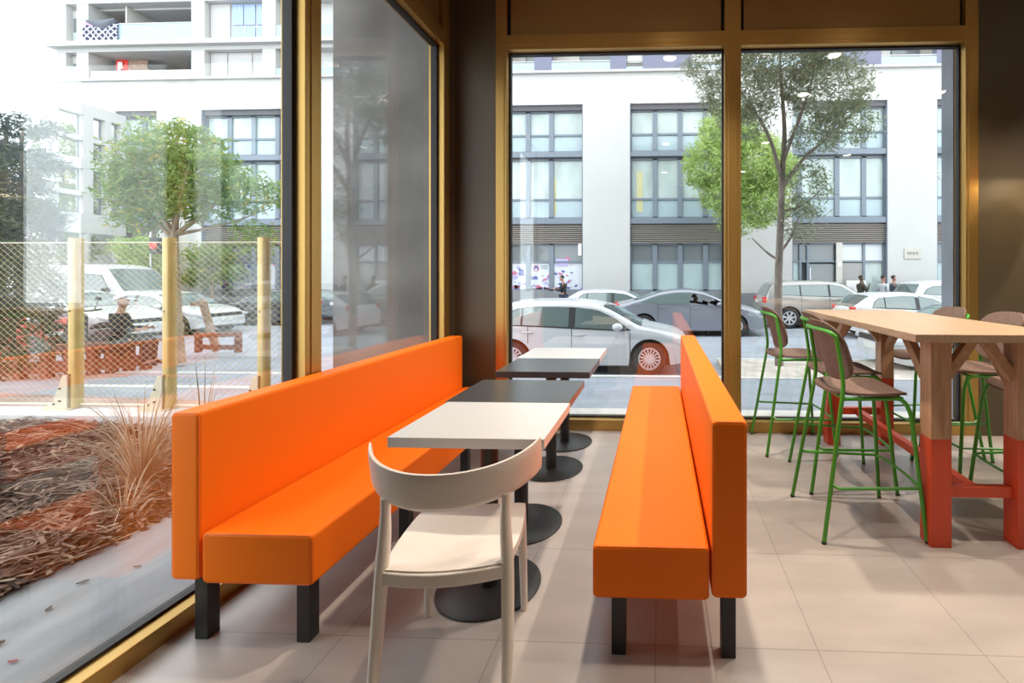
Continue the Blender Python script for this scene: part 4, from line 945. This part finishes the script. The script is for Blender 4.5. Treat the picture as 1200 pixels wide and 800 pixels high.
# ------------------------------------------------------------------ cars
def lerp_tab(tab, x):
    if x <= tab[0][0]: return tab[0][1]
    for (a, b), (c, d) in zip(tab[:-1], tab[1:]):
        if x <= c: return b+(d-b)*(x-a)/(c-a)
    return tab[-1][1]
def car(name, label, loc, rotz, S, paint, group=None):
    L, HW = S['L'], S['hw']; belt = S['belt']; ra = S['wr']+0.055
    t = thing(name, label, 'car', loc, rotz, group)
    top0 = S['top']
    def top(x):
        return sum(lerp_tab(top0, x+dx) for dx in (-0.09, -0.045, 0, 0.045, 0.09))/5
    def wx(x):
        f = 1.0
        if x > L/2-0.75: f -= 0.26*((x-(L/2-0.75))/0.75)**2.6
        if x < -L/2+0.6: f -= 0.17*((-L/2+0.6-x)/0.6)**2.4
        return HW*f
    def bottom(x):
        z = S.get('gc', 0.19)+0.10*max(0, (abs(x)-(L/2-0.6))/0.6)**2
        for w in S['axles']:
            d = abs(x-w)
            if d < ra: z = max(z, S['wr']+math.sqrt(ra*ra-d*d))
        return z
    def side(x, z):
        b = lerp_tab(belt, x); w = wx(x)
        if z > b: return w-(z-b)*S.get('tumble', 0.36)
        return w-0.055*((b-z)/b)**2-0.012*math.exp(-((z-b+0.12)/0.05)**2)
    xs = set(-L/2+L*i/70 for i in range(71))
    for w in S['axles']:
        for i in range(-12, 13): xs.add(w+ra*math.sin(PI/2*i/12)*0.9999)
    xs = sorted(xs); NS = 12; NC = 5; NT = 6
    def section(x):
        zb, zt = bottom(x), top(x); r = min(0.13, (zt-zb)*0.4); pts = [(0, zb)]
        for k in range(NS+1):
            z = zb+(zt-r-zb)*k/NS; pts.append((max(0.05, side(x, z)), z))
        w = max(0.06, side(x, zt-r)); rr = min(r*1.3, w*0.5)
        for k in range(1, NC+1):
            a = PI/2*k/NC; pts.append((w-rr+rr*math.cos(a), zt-r+r*math.sin(a)))
        for k in range(1, NT): pts.append(((w-rr)*(1-k/NT), zt+0.025*(1-(1-k/NT)**2)))
        pts.append((0, zt+0.025)); return pts
    vs = []; fs = []; secs = [section(x) for x in xs]; m = len(secs[0]); n = 2*m-2
    for x, sc in zip(xs, secs): vs += [(x, y, z) for y, z in sc]+[(x, -y, z) for y, z in sc[-2:0:-1]]
    holes = S.get('holes')
    for i in range(len(xs)-1):
        for k in range(n):
            q = (i*n+k, i*n+(k+1) % n, (i+1)*n+(k+1) % n, (i+1)*n+k)
            if holes:
                c = [sum(vs[j][d] for j in q)/4 for d in range(3)]
                if c[1] > 0.3 and holes(c[0], c[2]): continue
                if c[1] < -0.3 and holes(c[0], c[2]): continue
            fs.append(q)
    fs += [tuple(range(n)), tuple((len(xs)-1)*n+k for k in range(n-1, -1, -1))]
    body = G().add(vs, fs).build('body', paint, t, smooth=True, angle=0.9)
    # glass
    def sidepoly(poly, sgn, off): return [(x, sgn*(side(x, z)+off), z) for x, z in poly]
    def densify(poly, k=5):
        out = []
        for i in range(len(poly)):
            a, b = poly[i], poly[(i+1) % len(poly)]
            out += [(a[0]+(b[0]-a[0])*j/k, a[1]+(b[1]-a[1])*j/k) for j in range(k)]
        return out
    ap = sorted({(round(x, 4), round(z, 4)) for w in S['windows'] for x, z in w})
    def half(P):
        h = []
        for q in P:
            while len(h) > 1 and (h[-1][0]-h[-2][0])*(q[1]-h[-2][1])-(h[-1][1]-h[-2][1])*(q[0]-h[-2][0]) <= 0: h.pop()
            h.append(q)
        return h[:-1]
    hull = half(ap)+half(ap[::-1]); hx = sum(q[0] for q in hull)/len(hull); hz = sum(q[1] for q in hull)/len(hull)
    hull = densify([(hx+(x-hx)*1.022, hz+(z-hz)*1.07) for x, z in hull], 6)
    for sgn in (1, -1):
        if 'open' in S: break
        A = sidepoly(hull, sgn, 0.004); B = sidepoly(hull, sgn, -0.012); nn = len(A)
        G().add(A+[(hx, sgn*(side(hx, hz)+0.004), hz)]+B, [(i, (i+1) % nn, nn) for i in range(nn)]+[(i, nn+1+i, nn+1+(i+1) % nn, (i+1) % nn) for i in range(nn)]).build('window_surround', 'trim', t)
    for idx, wpoly in enumerate(S['windows']):
        wp = densify(wpoly)
        cx = sum(p[0] for p in wp)/len(wp); cz = sum(p[1] for p in wp)/len(wp)
        for sgn in (1, -1):
            if S.get('open') == idx: continue
            g = G(); A = sidepoly(wp, sgn, 0.012); B = sidepoly(wp, sgn, -0.01); nn = len(A)
            g.add(A+[(cx, sgn*(side(cx, cz)+0.012), cz)]+B, [(i, (i+1) % nn, nn) for i in range(nn)]+[(i, nn+1+i, nn+1+(i+1) % nn, (i+1) % nn) for i in range(nn)])
            g.build('side_window', 'carglass', t)
    for nm, (a, b) in (('windshield', S['front']), ('rear_window', S['rear'])):
        def f(u, v, s):
            x = a+(b-a)*u; zt = top(x); w = side(x, zt-0.12)*0.86; q = 2*v-1
            return (x, w*q, zt+0.022*(1-q*q)+(0.012 if s == 0 else -0.02))
        G().shell(f, 12, 10).build(nm, 'carglass', t, smooth=True)
    # underbody
    G().box(-L/2+0.35, -HW+0.24, 0.16, L/2-0.4, HW-0.24, 0.62).build('underbody', 'trim', t)
    # wheels
    R = S['wr']
    for w in S['axles']:
        for sgn in (1, -1):
            y0 = sgn*(HW-0.03); 
            prof = [(R*0.62, -0.20), (R*0.93, -0.20), (R, -0.17), (R, -0.03), (R*0.93, 0.0), (R*0.66, 0.005), (R*0.62, -0.02), (R*0.62, -0.20)]
            wh = G().lathe([(r, sgn*h) for r, h in prof], (w, y0, R), 36, 'y').build('wheel', 'rubber', t, smooth=True)
            g = G(); nsp = S.get('spokes', 7)
            g.lathe([(R*0.67, sgn*0.004), (R*0.60, sgn*0.006), (R*0.56, sgn*-0.03), (R*0.58, sgn*-0.12)], (w, y0, R), 36, 'y')
            g.lathe([(0.001, sgn*0.0), (R*0.17, sgn*0.0), (R*0.19, sgn*-0.02), (0.001, sgn*-0.03)], (w, y0, R), 18, 'y')
            for k in range(nsp):
                a = 2*PI*k/nsp+0.2; c, s_ = math.cos(a), math.sin(a)
                g.bar((w+c*R*0.12, y0-sgn*0.015, R+s_*R*0.12), (w+c*R*0.6, y0-sgn*0.008, R+s_*R*0.6), S.get('spw', 0.05), 0.025, up=(0, 1, 0))
            g.build('rim', 'alloy', wh, smooth=True)
            G().lathe([(0.001, sgn*-0.06), (R*0.58, sgn*-0.06), (R*0.58, sgn*-0.10), (0.001, sgn*-0.10)], (w, y0, R), 24, 'y').build('brake_disc', 'trim', wh)
    # lights
    for sgn in (1, -1):
        x, z, lx, lz = S['tail']; y = sgn*(side(x, z)-0.085)
        G().box(x-lx/2, y-0.1, z-lz/2, x+lx/2, y+0.1, z+lz/2).build('tail_light', 'tail', t, bevel=0.03, seg=3)
        x, z, lx, lz = S['head']; y = sgn*(side(x, z)-0.085)
        g = G().prism([(x-lx/2, z+lz*0.5), (x+lx/2, z-lz*0.05), (x+lx/2, z-lz*0.5), (x-lx*0.15, z-lz*0.45)], lambda p, q: (p, y-0.10, q), lambda p, q: (p, y+0.098, q)); g.build('headlight', 'head', t, bevel=0.02)
        x, z = S['mirror']; y = sgn*(side(x, z)+0.09)
        g = G().ball((x, y, z), 0.1, 8, (1.0, 0.95, 0.75)); g.bar((x+0.02, sgn*(side(x, z)-0.02), z-0.05), (x, y, z-0.04), 0.05, 0.03); g.build('door_mirror', S.get('mirrormat', paint), t, smooth=True)
        for x, z in S['handles']:
            y = sgn*(side(x, z)+0.018)
            G().bar((x-0.1, y, z), (x+0.1, y, z+0.004), 0.03, 0.035).build('door_handle', S.get('handlemat', paint), t, bevel=0.012)
        for sx_, z0, z1 in S['seams']:
            P = [V((sx_, sgn*(side(sx_, z0+(z1-z0)*k/8)+0.0), z0+(z1-z0)*k/8)) for k in range(9)]
            G().tube(P, 0.006, 5).build('door_seam', 'trim', t)
    zz = S['plate']
    G().box(-L/2-0.015, -0.26, zz, -L/2+0.02, 0.26, zz+0.11).build('number_plate', 'plate', t)
    G().box(L/2-0.03, -0.26, 0.42, L/2+0.012, 0.26, 0.53).build('number_plate', 'plate', t)
    G().box(L/2-0.10, -HW*0.62, 0.56, L/2+0.004, HW*0.62, 0.68).build('grille', 'trim', t, bevel=0.02)
    return t
HATCH = dict(L=4.2, hw=0.88, wr=0.315, axles=(-1.29, 1.29), spokes=16, spw=0.026,
    top=[(-2.12, 0.72), (-2.05, 0.98), (-1.72, 1.24), (-1.42, 1.415), (-0.9, 1.46), (-0.2, 1.455), (0.3, 1.40), (0.55, 1.30), (1.12, 0.985), (1.25, 0.955), (1.8, 0.85), (2.02, 0.72), (2.1, 0.56)],
    belt=[(-2, 1.0), (-1.2, 0.965), (0.9, 0.90), (2, 0.8)],
    windows=[[(-1.47, 1.0), (-1.34, 1.0), (-1.12, 1.0), (-1.12, 1.315), (-1.25, 1.28), (-1.38, 1.18)], [(-1.08, 1.0), (-0.22, 0.985), (-0.22, 1.345), (-0.6, 1.35), (-1.08, 1.32)], [(-0.10, 0.98), (0.72, 0.945), (0.92, 0.96), (0.62, 1.13), (0.30, 1.28), (-0.10, 1.34)]],
    front=(0.42, 1.14), rear=(-2.0, -1.52), tail=(-1.98, 0.93, 0.16, 0.18), head=(1.86, 0.70, 0.42, 0.16), mirror=(0.72, 0.99), handles=[(-0.98, 0.86), (-0.02, 0.83)],
    seams=[(-0.16, 0.25, 0.98), (0.93, 0.25, 0.9), (-0.98, 0.6, 0.98)], plate=0.75)
def _low(x, z): return z*0.945-(0.045*max(0, (x+1.4)/2.3) if z < 1.02 else 0)
HATCH['top'] = [(x, z*0.945 if z > 1.0 else z*0.945-0.02*(x > 0)) for x, z in HATCH['top']]
HATCH['belt'] = [(x, _low(x, z)) for x, z in HATCH['belt']]
HATCH['windows'] = [[(x, _low(x, z)) for x, z in w] for w in HATCH['windows']]
HATCH['mirror'] = (0.70, 0.91); HATCH['handles'] = [(-0.98, 0.80), (-0.02, 0.755)]; HATCH['tail'] = (-1.98, 0.87, 0.16, 0.18); HATCH['head'] = (1.86, 0.65, 0.42, 0.16)
HATCH['seams'] = [(-0.16, 0.25, 0.88), (0.93, 0.25, 0.80), (-0.98, 0.6, 0.9)]
SEDAN = dict(L=4.8, hw=0.91, wr=0.335, axles=(-1.41, 1.40), spokes=10, spw=0.035,
    top=[(-2.42, 0.78), (-2.36, 1.0), (-1.9, 1.08), (-1.55, 1.16), (-0.95, 1.375), (-0.5, 1.45), (0.0, 1.465), (0.42, 1.40), (0.75, 1.27), (1.30, 1.01), (1.45, 0.975), (2.0, 0.87), (2.28, 0.72), (2.4, 0.55)],
    belt=[(-2.3, 1.02), (-1.2, 0.985), (1.2, 0.93), (2.3, 0.8)],
    windows=[[(-1.52, 1.05), (-0.98, 1.01), (-0.98, 1.25), (-1.22, 1.18)], [(-0.95, 1.01), (-0.02, 0.995), (-0.02, 1.335), (-0.45, 1.335), (-0.95, 1.26)], [(0.05, 0.995), (0.98, 0.97), (1.02, 0.99), (0.6, 1.2), (0.36, 1.29), (0.05, 1.335)]],
    front=(0.5, 1.32), rear=(-1.75, -0.85), tail=(-2.3, 0.93, 0.3, 0.15), head=(2.12, 0.76, 0.42, 0.14), mirror=(0.92, 1.0), handles=[(-0.85, 0.9), (0.18, 0.88)],
    seams=[(0.01, 0.25, 0.99), (1.1, 0.28, 0.95), (-0.98, 0.4, 1.0)], plate=0.72)
SUVS = dict(L=4.75, hw=0.94, wr=0.375, axles=(-1.42, 1.42), spokes=7, spw=0.06, gc=0.24,
    top=[(-2.36, 0.85), (-2.28, 1.1), (-2.1, 1.45), (-1.98, 1.64), (-1.3, 1.70), (-0.3, 1.715), (0.35, 1.66), (0.62, 1.55), (1.2, 1.17), (1.36, 1.13), (2.0, 1.04), (2.28, 0.85), (2.36, 0.6)],
    belt=[(-2.3, 1.16), (1.2, 1.06), (2.3, 0.9)],
    windows=[[(-1.95, 1.24), (-1.05, 1.18), (-1.05, 1.53), (-1.55, 1.52), (-1.8, 1.42)], [(-1.0, 1.18), (-0.05, 1.16), (-0.05, 1.56), (-1.0, 1.54)], [(0.03, 1.16), (0.98, 1.12), (0.75, 1.30), (0.40, 1.50), (0.03, 1.56)]],
    front=(0.48, 1.2), rear=(-2.25, -2.02), tail=(-2.24, 1.02, 0.2, 0.22), head=(2.1, 0.88, 0.4, 0.18), mirror=(0.88, 1.2), handles=[(-0.9, 1.05), (0.15, 1.02)],
    seams=[(-0.01, 0.3, 1.15), (1.05, 0.35, 1.1), (-1.0, 0.5, 1.15)], plate=0.9, mirrormat='trim')
car('car', 'white five-door hatchback parked nearest the window', (-1.49, 9.55, ZR), 0.012, HATCH, 'carwhite')
SED2 = dict(SEDAN); SED2['open'] = 2
SED2['holes'] = lambda x, z: 0.02 < x < 0.95 and 1.0 < z < min(1.34, 1.345-0.32*max(0, x-0.3)-0.12*max(0, x-0.5))
car('car', 'grey fastback sedan driving past with its front window open', (0.93, 15.4, ZR), 0.0, SED2, 'cargrey')
car('car', 'pewter estate-shaped off-roader parked across the street near the entrance', (6.05, 17.85, ZR), 0.0, SUVS, 'carsuv')
car('car', 'silver hatchback parked across the street behind the white hatchback', (-1.55, 17.9, ZR), 0.0, HATCH, 'carsilver')
WH2 = dict(HATCH); WH2['top'] = [(a, b*0.985) for a, b in HATCH['top']]; WH2['spokes'] = 8; WH2['spw'] = 0.05
car('car', 'white hatchback passing behind the bar table in the driving lane', (7.72, 14.9, ZR), 0.0, WH2, 'carwhite')
car('car', 'white car at the far kerb, its nose against the concrete pillar edge', (11.3, 17.9, ZR), 0.0, SUVS, 'carwhite')
car('car', 'white car parked at the near kerb with only its bonnet showing under the bar table', (6.32, 9.6, ZR), PI, HATCH, 'carwhite')
car('car', 'anthracite car with bright wheels parked beyond the third fence post', (-14.9, 18.0, ZR), PI, HATCH, 'cardark')
car('car', 'white hatchback in the driving lane behind the leaning stake', (-16.35, 14.95, ZR), 0.0, HATCH, 'carwhite')
car('car', 'long white car behind the seated person and the fence', (-16.8, 12.6, ZR), 0.0, SEDAN, 'carwhite')
car('car', 'red car glimpsed through the evergreens', (-16.6, 10.4, ZR), 0.1, HATCH, 'carred')
VAN = dict(SUVS); VAN.update(L=5.2, hw=0.98, top=[(-2.58, 0.9), (-2.52, 1.6), (-2.45, 2.15), (-2.0, 2.3), (0.6, 2.3), (1.05, 2.15), (1.7, 1.35), (1.9, 1.25), (2.4, 1.1), (2.58, 0.6)], belt=[(-2.5, 1.25), (2.5, 1.1)], tumble=0.12,
    windows=[[(0.1, 1.3), (1.15, 1.25), (1.35, 1.35), (0.95, 1.9), (0.1, 1.95)], [(-1.1, 1.35), (-0.1, 1.33), (-0.1, 1.95), (-1.1, 1.95)]], front=(1.05, 1.75), rear=(-2.56, -2.46), tail=(-2.45, 1.2, 0.14, 0.4), mirror=(1.25, 1.4), handles=[(0.25, 1.1)], seams=[(0.0, 0.3, 1.9), (1.2, 0.4, 1.2)])
car('van', 'white panel van parked in front of the white open frame', (-20.85, 16.85, ZR), 0.0, VAN, 'carwhite')

# scooters by the planter
def scooter(loc, rotz, paint, label):
    t = thing('motor_scooter', label, 'scooter', loc, rotz, 'scooters parked behind the timber planter')
    for x in (-0.6, 0.62):
        wh = G().lathe([(0.15, -0.05), (0.215, -0.055), (0.235, 0), (0.215, 0.055), (0.15, 0.05), (0.15, -0.05)], (x, 0, 0.235), 24, 'y').build('wheel', 'rubber', t, smooth=True)
        G().lathe([(0.02, -0.04), (0.15, -0.035), (0.15, 0.035), (0.02, 0.04)], (x, 0, 0.235), 16, 'y').build('rim', 'alloy', wh, smooth=True)
    side = [(-0.85, 0.62), (-0.75, 0.78), (-0.3, 0.74), (-0.1, 0.62), (0.0, 0.34), (0.3, 0.32), (0.38, 0.5), (0.36, 0.95), (0.46, 1.02), (0.56, 0.75), (0.7, 0.55), (0.82, 0.42), (0.6, 0.5), (0.46, 0.22), (-0.2, 0.2), (-0.38, 0.42)]
    G().prism(side, lambda x, z: (x, -0.13, z), lambda x, z: (x, 0.13, z)).build('body', paint, t, bevel=0.05, seg=3)
    G().prism([(-0.8, 0.79), (-0.72, 0.88), (-0.45, 0.86), (-0.2, 0.80), (-0.12, 0.70), (-0.3, 0.745), (-0.75, 0.785)], lambda x, z: (x, -0.14, z), lambda x, z: (x, 0.14, z)).build('seat', 'trim', t, bevel=0.03)
    G().tube(fillet([(0.40, -0.34, 1.06), (0.44, -0.2, 1.04), (0.45, 0.2, 1.04), (0.40, 0.34, 1.06)], 0.05), 0.016, 8).build('handlebar', 'trim', t, smooth=True)
    G().tube([(0.45, 0, 1.0), (0.62, 0, 0.24)], 0.03, 8).build('fork', 'steel', t)
    for s in (-1, 1):
        G().tube([(0.43, s*0.24, 1.05), (0.45, s*0.30, 1.24)], 0.008, 6).ball((0.45, s*0.31, 1.28), 0.06, 6, (0.4, 1, 0.8)).build('mirror', 'trim', t, smooth=True)
    G().lathe([(0.001, 0), (0.07, 0.0), (0.06, -0.04)], (0, 0, 0), 14, 'y').ball((0.5, 0, 0.93), 0.075, 8, (0.7, 1, 1)).build('headlight', 'head', t, smooth=True)
scooter((-12.0, 8.05, ZP), 0.2, 'carred', 'red motor scooter behind the timber planter')
scooter((-11.2, 8.85, ZP), 2.95, 'cardark', 'black motor scooter parked between the red scooters and the young tree')
scooter((-13.9, 7.8, ZP), 0.35, 'carred', 'second red motor scooter, further from the seated person')

# ------------------------------------------------------------------ people
def skin_mesh(name, m, parent, joints, edges, sub=2):
    idx = {k: i for i, k in enumerate(joints)}; ks = list(joints)
    me = bpy.data.meshes.new(name); me.from_pydata([joints[k][0] for k in ks], [(idx[a], idx[b]) for a, b in edges], []); me.materials.append(M[m])
    o = bpy.data.objects.new(name, me); COL.objects.link(o)
    if parent: o.parent = parent
    md = o.modifiers.new('skin', 'SKIN'); md.use_smooth_shade = True; md.branch_smoothing = 0.4
    sv = me.skin_vertices[0].data
    for i, k in enumerate(ks):
        r = joints[k][1]; sv[i].radius = r if isinstance(r, tuple) else (r, r); sv[i].use_root = (i == 0)
    s = o.modifiers.new('sub', 'SUBSURF'); s.levels = 1; s.render_levels = sub
    return o
def person(label, loc, rotz, top, legs, hairm='hair', skinm='skin', pose='stand', extra=None, arms=None, cap=None, scale=1.0, head_turn=(0, 0)):
    """faces +x; y left. arms: per side (elbow, hand) offsets"""
    t = thing('person', label, 'person', loc, rotz)
    if pose == 'sit': hip, dz = 0.46, 0.46-0.93
    else: hip, dz = 0.93, 0.0
    J = {'pelvis': (V((0, 0, hip)), (0.12, 0.145)), 'waist': (V((0.0, 0, 1.10+dz)), (0.095, 0.125)), 'chest': (V((0.01, 0, 1.32+dz)), (0.105, 0.155)), 'neckb': (V((0.0, 0, 1.46+dz)), (0.06, 0.085)),
         'neck': (V((0.02, 0, 1.52+dz)), 0.052)}
    hx = head_turn[0]; hd = head_turn[1]
    J['jaw'] = (V((0.045+hd*0.5, hx*0.3, 1.585+dz)), 0.066); J['head'] = (V((0.03+hd, hx, 1.665+dz)), 0.088); J['crown'] = (V((0.02+hd, hx, 1.735+dz)), 0.072)
    J['nose'] = (V((0.128+hd, hx, 1.645+dz)), 0.014)
    E = [('pelvis', 'waist'), ('waist', 'chest'), ('chest', 'neckb'), ('neckb', 'neck'), ('neck', 'jaw'), ('jaw', 'head'), ('head', 'crown'), ('head', 'nose')]
    for n_, s in (('l', 1), ('r', -1)):
        J['ear'+n_] = (V((0.02+hd, hx+s*0.092, 1.655+dz)), 0.016); E.append(('head', 'ear'+n_))
        sh = V((-0.005, s*0.175, 1.415+dz)); el, hn = (arms or {}).get(n_, ((0.0, 0.06, -0.29), (0.06, 0.06, -0.54)))
        el = sh+V((el[0], s*el[1], el[2])); hn = sh+V((hn[0], s*hn[1], hn[2]))
        J['sh'+n_] = (sh, 0.056); J['el'+n_] = (el, 0.042); J['wr'+n_] = (hn, 0.029)
        d = (hn-el).normalized(); pm = hn+d*0.06; J['palm'+n_] = (pm, (0.034, 0.02)); E += [('chest', 'sh'+n_), ('sh'+n_, 'el'+n_), ('el'+n_, 'wr'+n_), ('wr'+n_, 'palm'+n_)]
        sv_ = d.cross(V((1, 0.2, 0.1))).normalized(); fw = d.cross(sv_)
        for q in range(4):
            k1 = pm+d*0.045+sv_*(q-1.5)*0.02; ln = (0.03, 0.038, 0.035, 0.026)[q]; k2 = k1+d*ln+fw*0.012; k3 = k2+d*ln*0.6+fw*0.022
            for nm, pp, rr in (('f%da' % q, k1, 0.0095), ('f%db' % q, k2, 0.0085), ('f%dc' % q, k3, 0.007)): J[nm+n_] = (pp, rr)
            E += [('palm'+n_, 'f%da' % q+n_), ('f%da' % q+n_, 'f%db' % q+n_), ('f%db' % q+n_, 'f%dc' % q+n_)]
        J['ta'+n_] = (hn+d*0.03+sv_*0.045, 0.011); J['tb'+n_] = (hn+d*0.075+sv_*0.058+fw*0.01, 0.009); E += [('wr'+n_, 'ta'+n_), ('ta'+n_, 'tb'+n_)]
        if pose == 'sit': kn, an, hp = V((0.42, s*0.13, 0.47)), V((0.40, s*0.13, 0.07)), V((0.04, s*0.1, 0.44))
        else:
            st = 0.16*s if pose == 'walk' else 0.02
            hp, kn, an = V((0, s*0.1, 0.88)), V((st*0.6+0.03, s*0.1, 0.49)), V((st*1.3-0.03, s*0.1, 0.08))
        J['hip'+n_] = (hp, 0.088); J['kn'+n_] = (kn, 0.058); J['ca'+n_] = (kn*0.62+an*0.38+V((-0.02, 0, 0)), 0.056); J['an'+n_] = (an, 0.036); J['toe'+n_] = (an+V((0.16, 0.01*s, -0.045)), (0.035, 0.028)); J['heel'+n_] = (an+V((-0.03, 0, -0.05)), 0.03)
        E += [('pelvis', 'hip'+n_), ('hip'+n_, 'kn'+n_), ('kn'+n_, 'ca'+n_), ('ca'+n_, 'an'+n_), ('an'+n_, 'toe'+n_), ('an'+n_, 'heel'+n_)]
    skin_mesh('body', skinm, t, J, E, 1)
    def cloth(name, m, keys, off, es):
        jj = {k: (J[k][0], tuple(x+off for x in (J[k][1] if isinstance(J[k][1], tuple) else (J[k][1],)*2))) for k in keys}
        skin_mesh(name, m, t, jj, es, 2)
    sl = [] 
    ks = ['pelvis', 'waist', 'chest', 'neckb', 'shl', 'ell', 'shr', 'elr']; es = [('pelvis', 'waist'), ('waist', 'chest'), ('chest', 'neckb'), ('chest', 'shl'), ('shl', 'ell'), ('chest', 'shr'), ('shr', 'elr')]
    if extra != 'short': ks += ['wrl', 'wrr']; es += [('ell', 'wrl'), ('elr', 'wrr')]
    cloth('jacket', top, ks, 0.016, es)
    cloth('trousers', legs, ['pelvis', 'hipl', 'knl', 'cal', 'anl', 'hipr', 'knr', 'car', 'anr'], 0.013, [('pelvis', 'hipl'), ('hipl', 'knl'), ('knl', 'cal'), ('cal', 'anl'), ('pelvis', 'hipr'), ('hipr', 'knr'), ('knr', 'car'), ('car', 'anr')])
    for n_ in 'lr': skin_mesh('shoe', 'cblack', t, {k: (J[k+n_][0], r) for k, r in (('an', 0.042), ('toe', (0.045, 0.036)), ('heel', 0.038))}, [('an', 'toe'), ('an', 'heel')], 1)
    hc = J['head'][0]
    def hair(u, v):
        a = 2*PI*u; b = PI*0.5*v*(0.86-0.32*math.cos(a)); r = 0.098
        f = 1.0-0.0*u
        return (hc.x-0.014+r*1.04*math.sin(b)*math.cos(a)-(0.018 if b > 1.3 and math.cos(a) > 0 else 0), hc.y+r*0.95*math.sin(b)*math.sin(a), hc.z+0.03+r*math.cos(b)*(1.0 if math.cos(a) < 0.2 else 0.96))
    G().grid(hair, 24, 10).build('hair' if not cap else 'cap', cap or hairm, t, smooth=True)
    if cap:
        G().shell(lambda u, v, s: (hc.x+0.07+0.11*v, hc.y+(u-0.5)*0.15*(1-0.3*v*v), hc.z+0.052-0.02*v-(0.008 if s else 0)), 8, 5).build('cap_visor', cap, t, smooth=True)
    for s in (-1, 1): G().ball((hc.x+0.078, hc.y+s*0.034, hc.z+0.002), 0.011, 6).build('eye', 'eye', t, smooth=True)
    G().tube([(hc.x+0.082, hc.y-0.024, hc.z-0.058), (hc.x+0.09, hc.y, hc.z-0.056), (hc.x+0.082, hc.y+0.024, hc.z-0.058)], 0.006, 6).build('mouth', 'tail', t, smooth=True)
    return t
ZS = ZP+0.02
bent = {'l': ((0.05, 0.06, -0.27), (0.30, 0.0, -0.20)), 'r': ((0.05, 0.06, -0.27), (0.30, 0.0, -0.20))}
person('man in a dark jacket and black cap looking down, walking past the shop window', (-3.98, 19.3, ZS), PI-0.25, 'cblack', 'cjean', arms=bent, cap='cblack', pose='walk', head_turn=(0, 0.05))
person('person in a dark olive top holding a hand to the face outside the entrance', (8.05, 19.15, ZS), 0.3, 'colive', 'cblack', skinm='skindark', arms={'l': ((0.1, 0.06, -0.26), (0.16, -0.06, -0.02)), 'r': ((0.06, 0.1, -0.28), (0.2, 0.04, -0.1))}, pose='walk')
person('person in a pale short-sleeved shirt, middle of the three walkers by the entrance', (8.95, 19.2, ZS), 0.5, 'cpale', 'cjean', extra='short', pose='walk')
person('dark-haired man in a slate blue top reaching forward, leading the three walkers', (9.45, 19.4, ZS), 0.15, 'cnavy', 'cblack', arms={'l': ((0.05, 0.06, -0.27), (0.32, 0.02, -0.30)), 'r': ((0.05, 0.06, -0.27), (0.32, 0.0, -0.28))}, pose='walk')
person('person in dark clothes and a pale cap sitting on the timber planter edging', (-9.72, 8.08, ZP+0.1), 0.5, 'cblack', 'cblack', arms={'l': ((0.05, 0.06, -0.27), (0.28, 0.0, -0.26)), 'r': ((0.05, 0.06, -0.27), (0.28, 0.0, -0.26))}, pose='sit', cap='cwhite')
person('driver in a blue top seen through the open window of the grey sedan', (1.10, 15.02, ZR-0.02), 0.0, 'cblue', 'cblack', skinm='skindark', arms={'l': ((0.14, 0.04, -0.22), (0.40, 0.0, -0.16)), 'r': ((0.14, 0.04, -0.22), (0.40, 0.0, -0.16))}, pose='sit')
# ------------------------------------------------------------------ sky, camera, view
wd = bpy.data.worlds.new('sky'); scene.world = wd; wd.use_nodes = True
bg = wd.node_tree.nodes['Background']; bg.inputs['Color'].default_value = (0.90, 0.955, 1.0, 1); bg.inputs['Strength'].default_value = 4.3
cd = bpy.data.cameras.new('camera'); cam = bpy.data.objects.new('camera', cd); COL.objects.link(cam); scene.camera = cam
cam.location = (0, 0, 1.378); cam.rotation_euler = (PI/2, 0, math.radians(2.29))
cd.sensor_fit = 'HORIZONTAL'; cd.sensor_width = 36.0; cd.lens = 550/1200*36
cd.shift_x = -151/1200; cd.shift_y = -75/1200; cd.clip_end = 300; cd.clip_start = 0.05
scene.view_settings.view_transform = 'Standard'; scene.view_settings.look = 'None'
scene.view_settings.exposure = 0.0; scene.view_settings.gamma = 1.0; scene.view_settings.use_curve_mapping = False
scene.cycles.transparent_max_bounces = 24; scene.cycles.max_bounces = 10; scene.cycles.glossy_bounces = 5
scene.cycles.sample_clamp_indirect = 6.0; scene.cycles.caustics_reflective = False; scene.cycles.caustics_refractive = False
scene.cycles.use_denoising = True
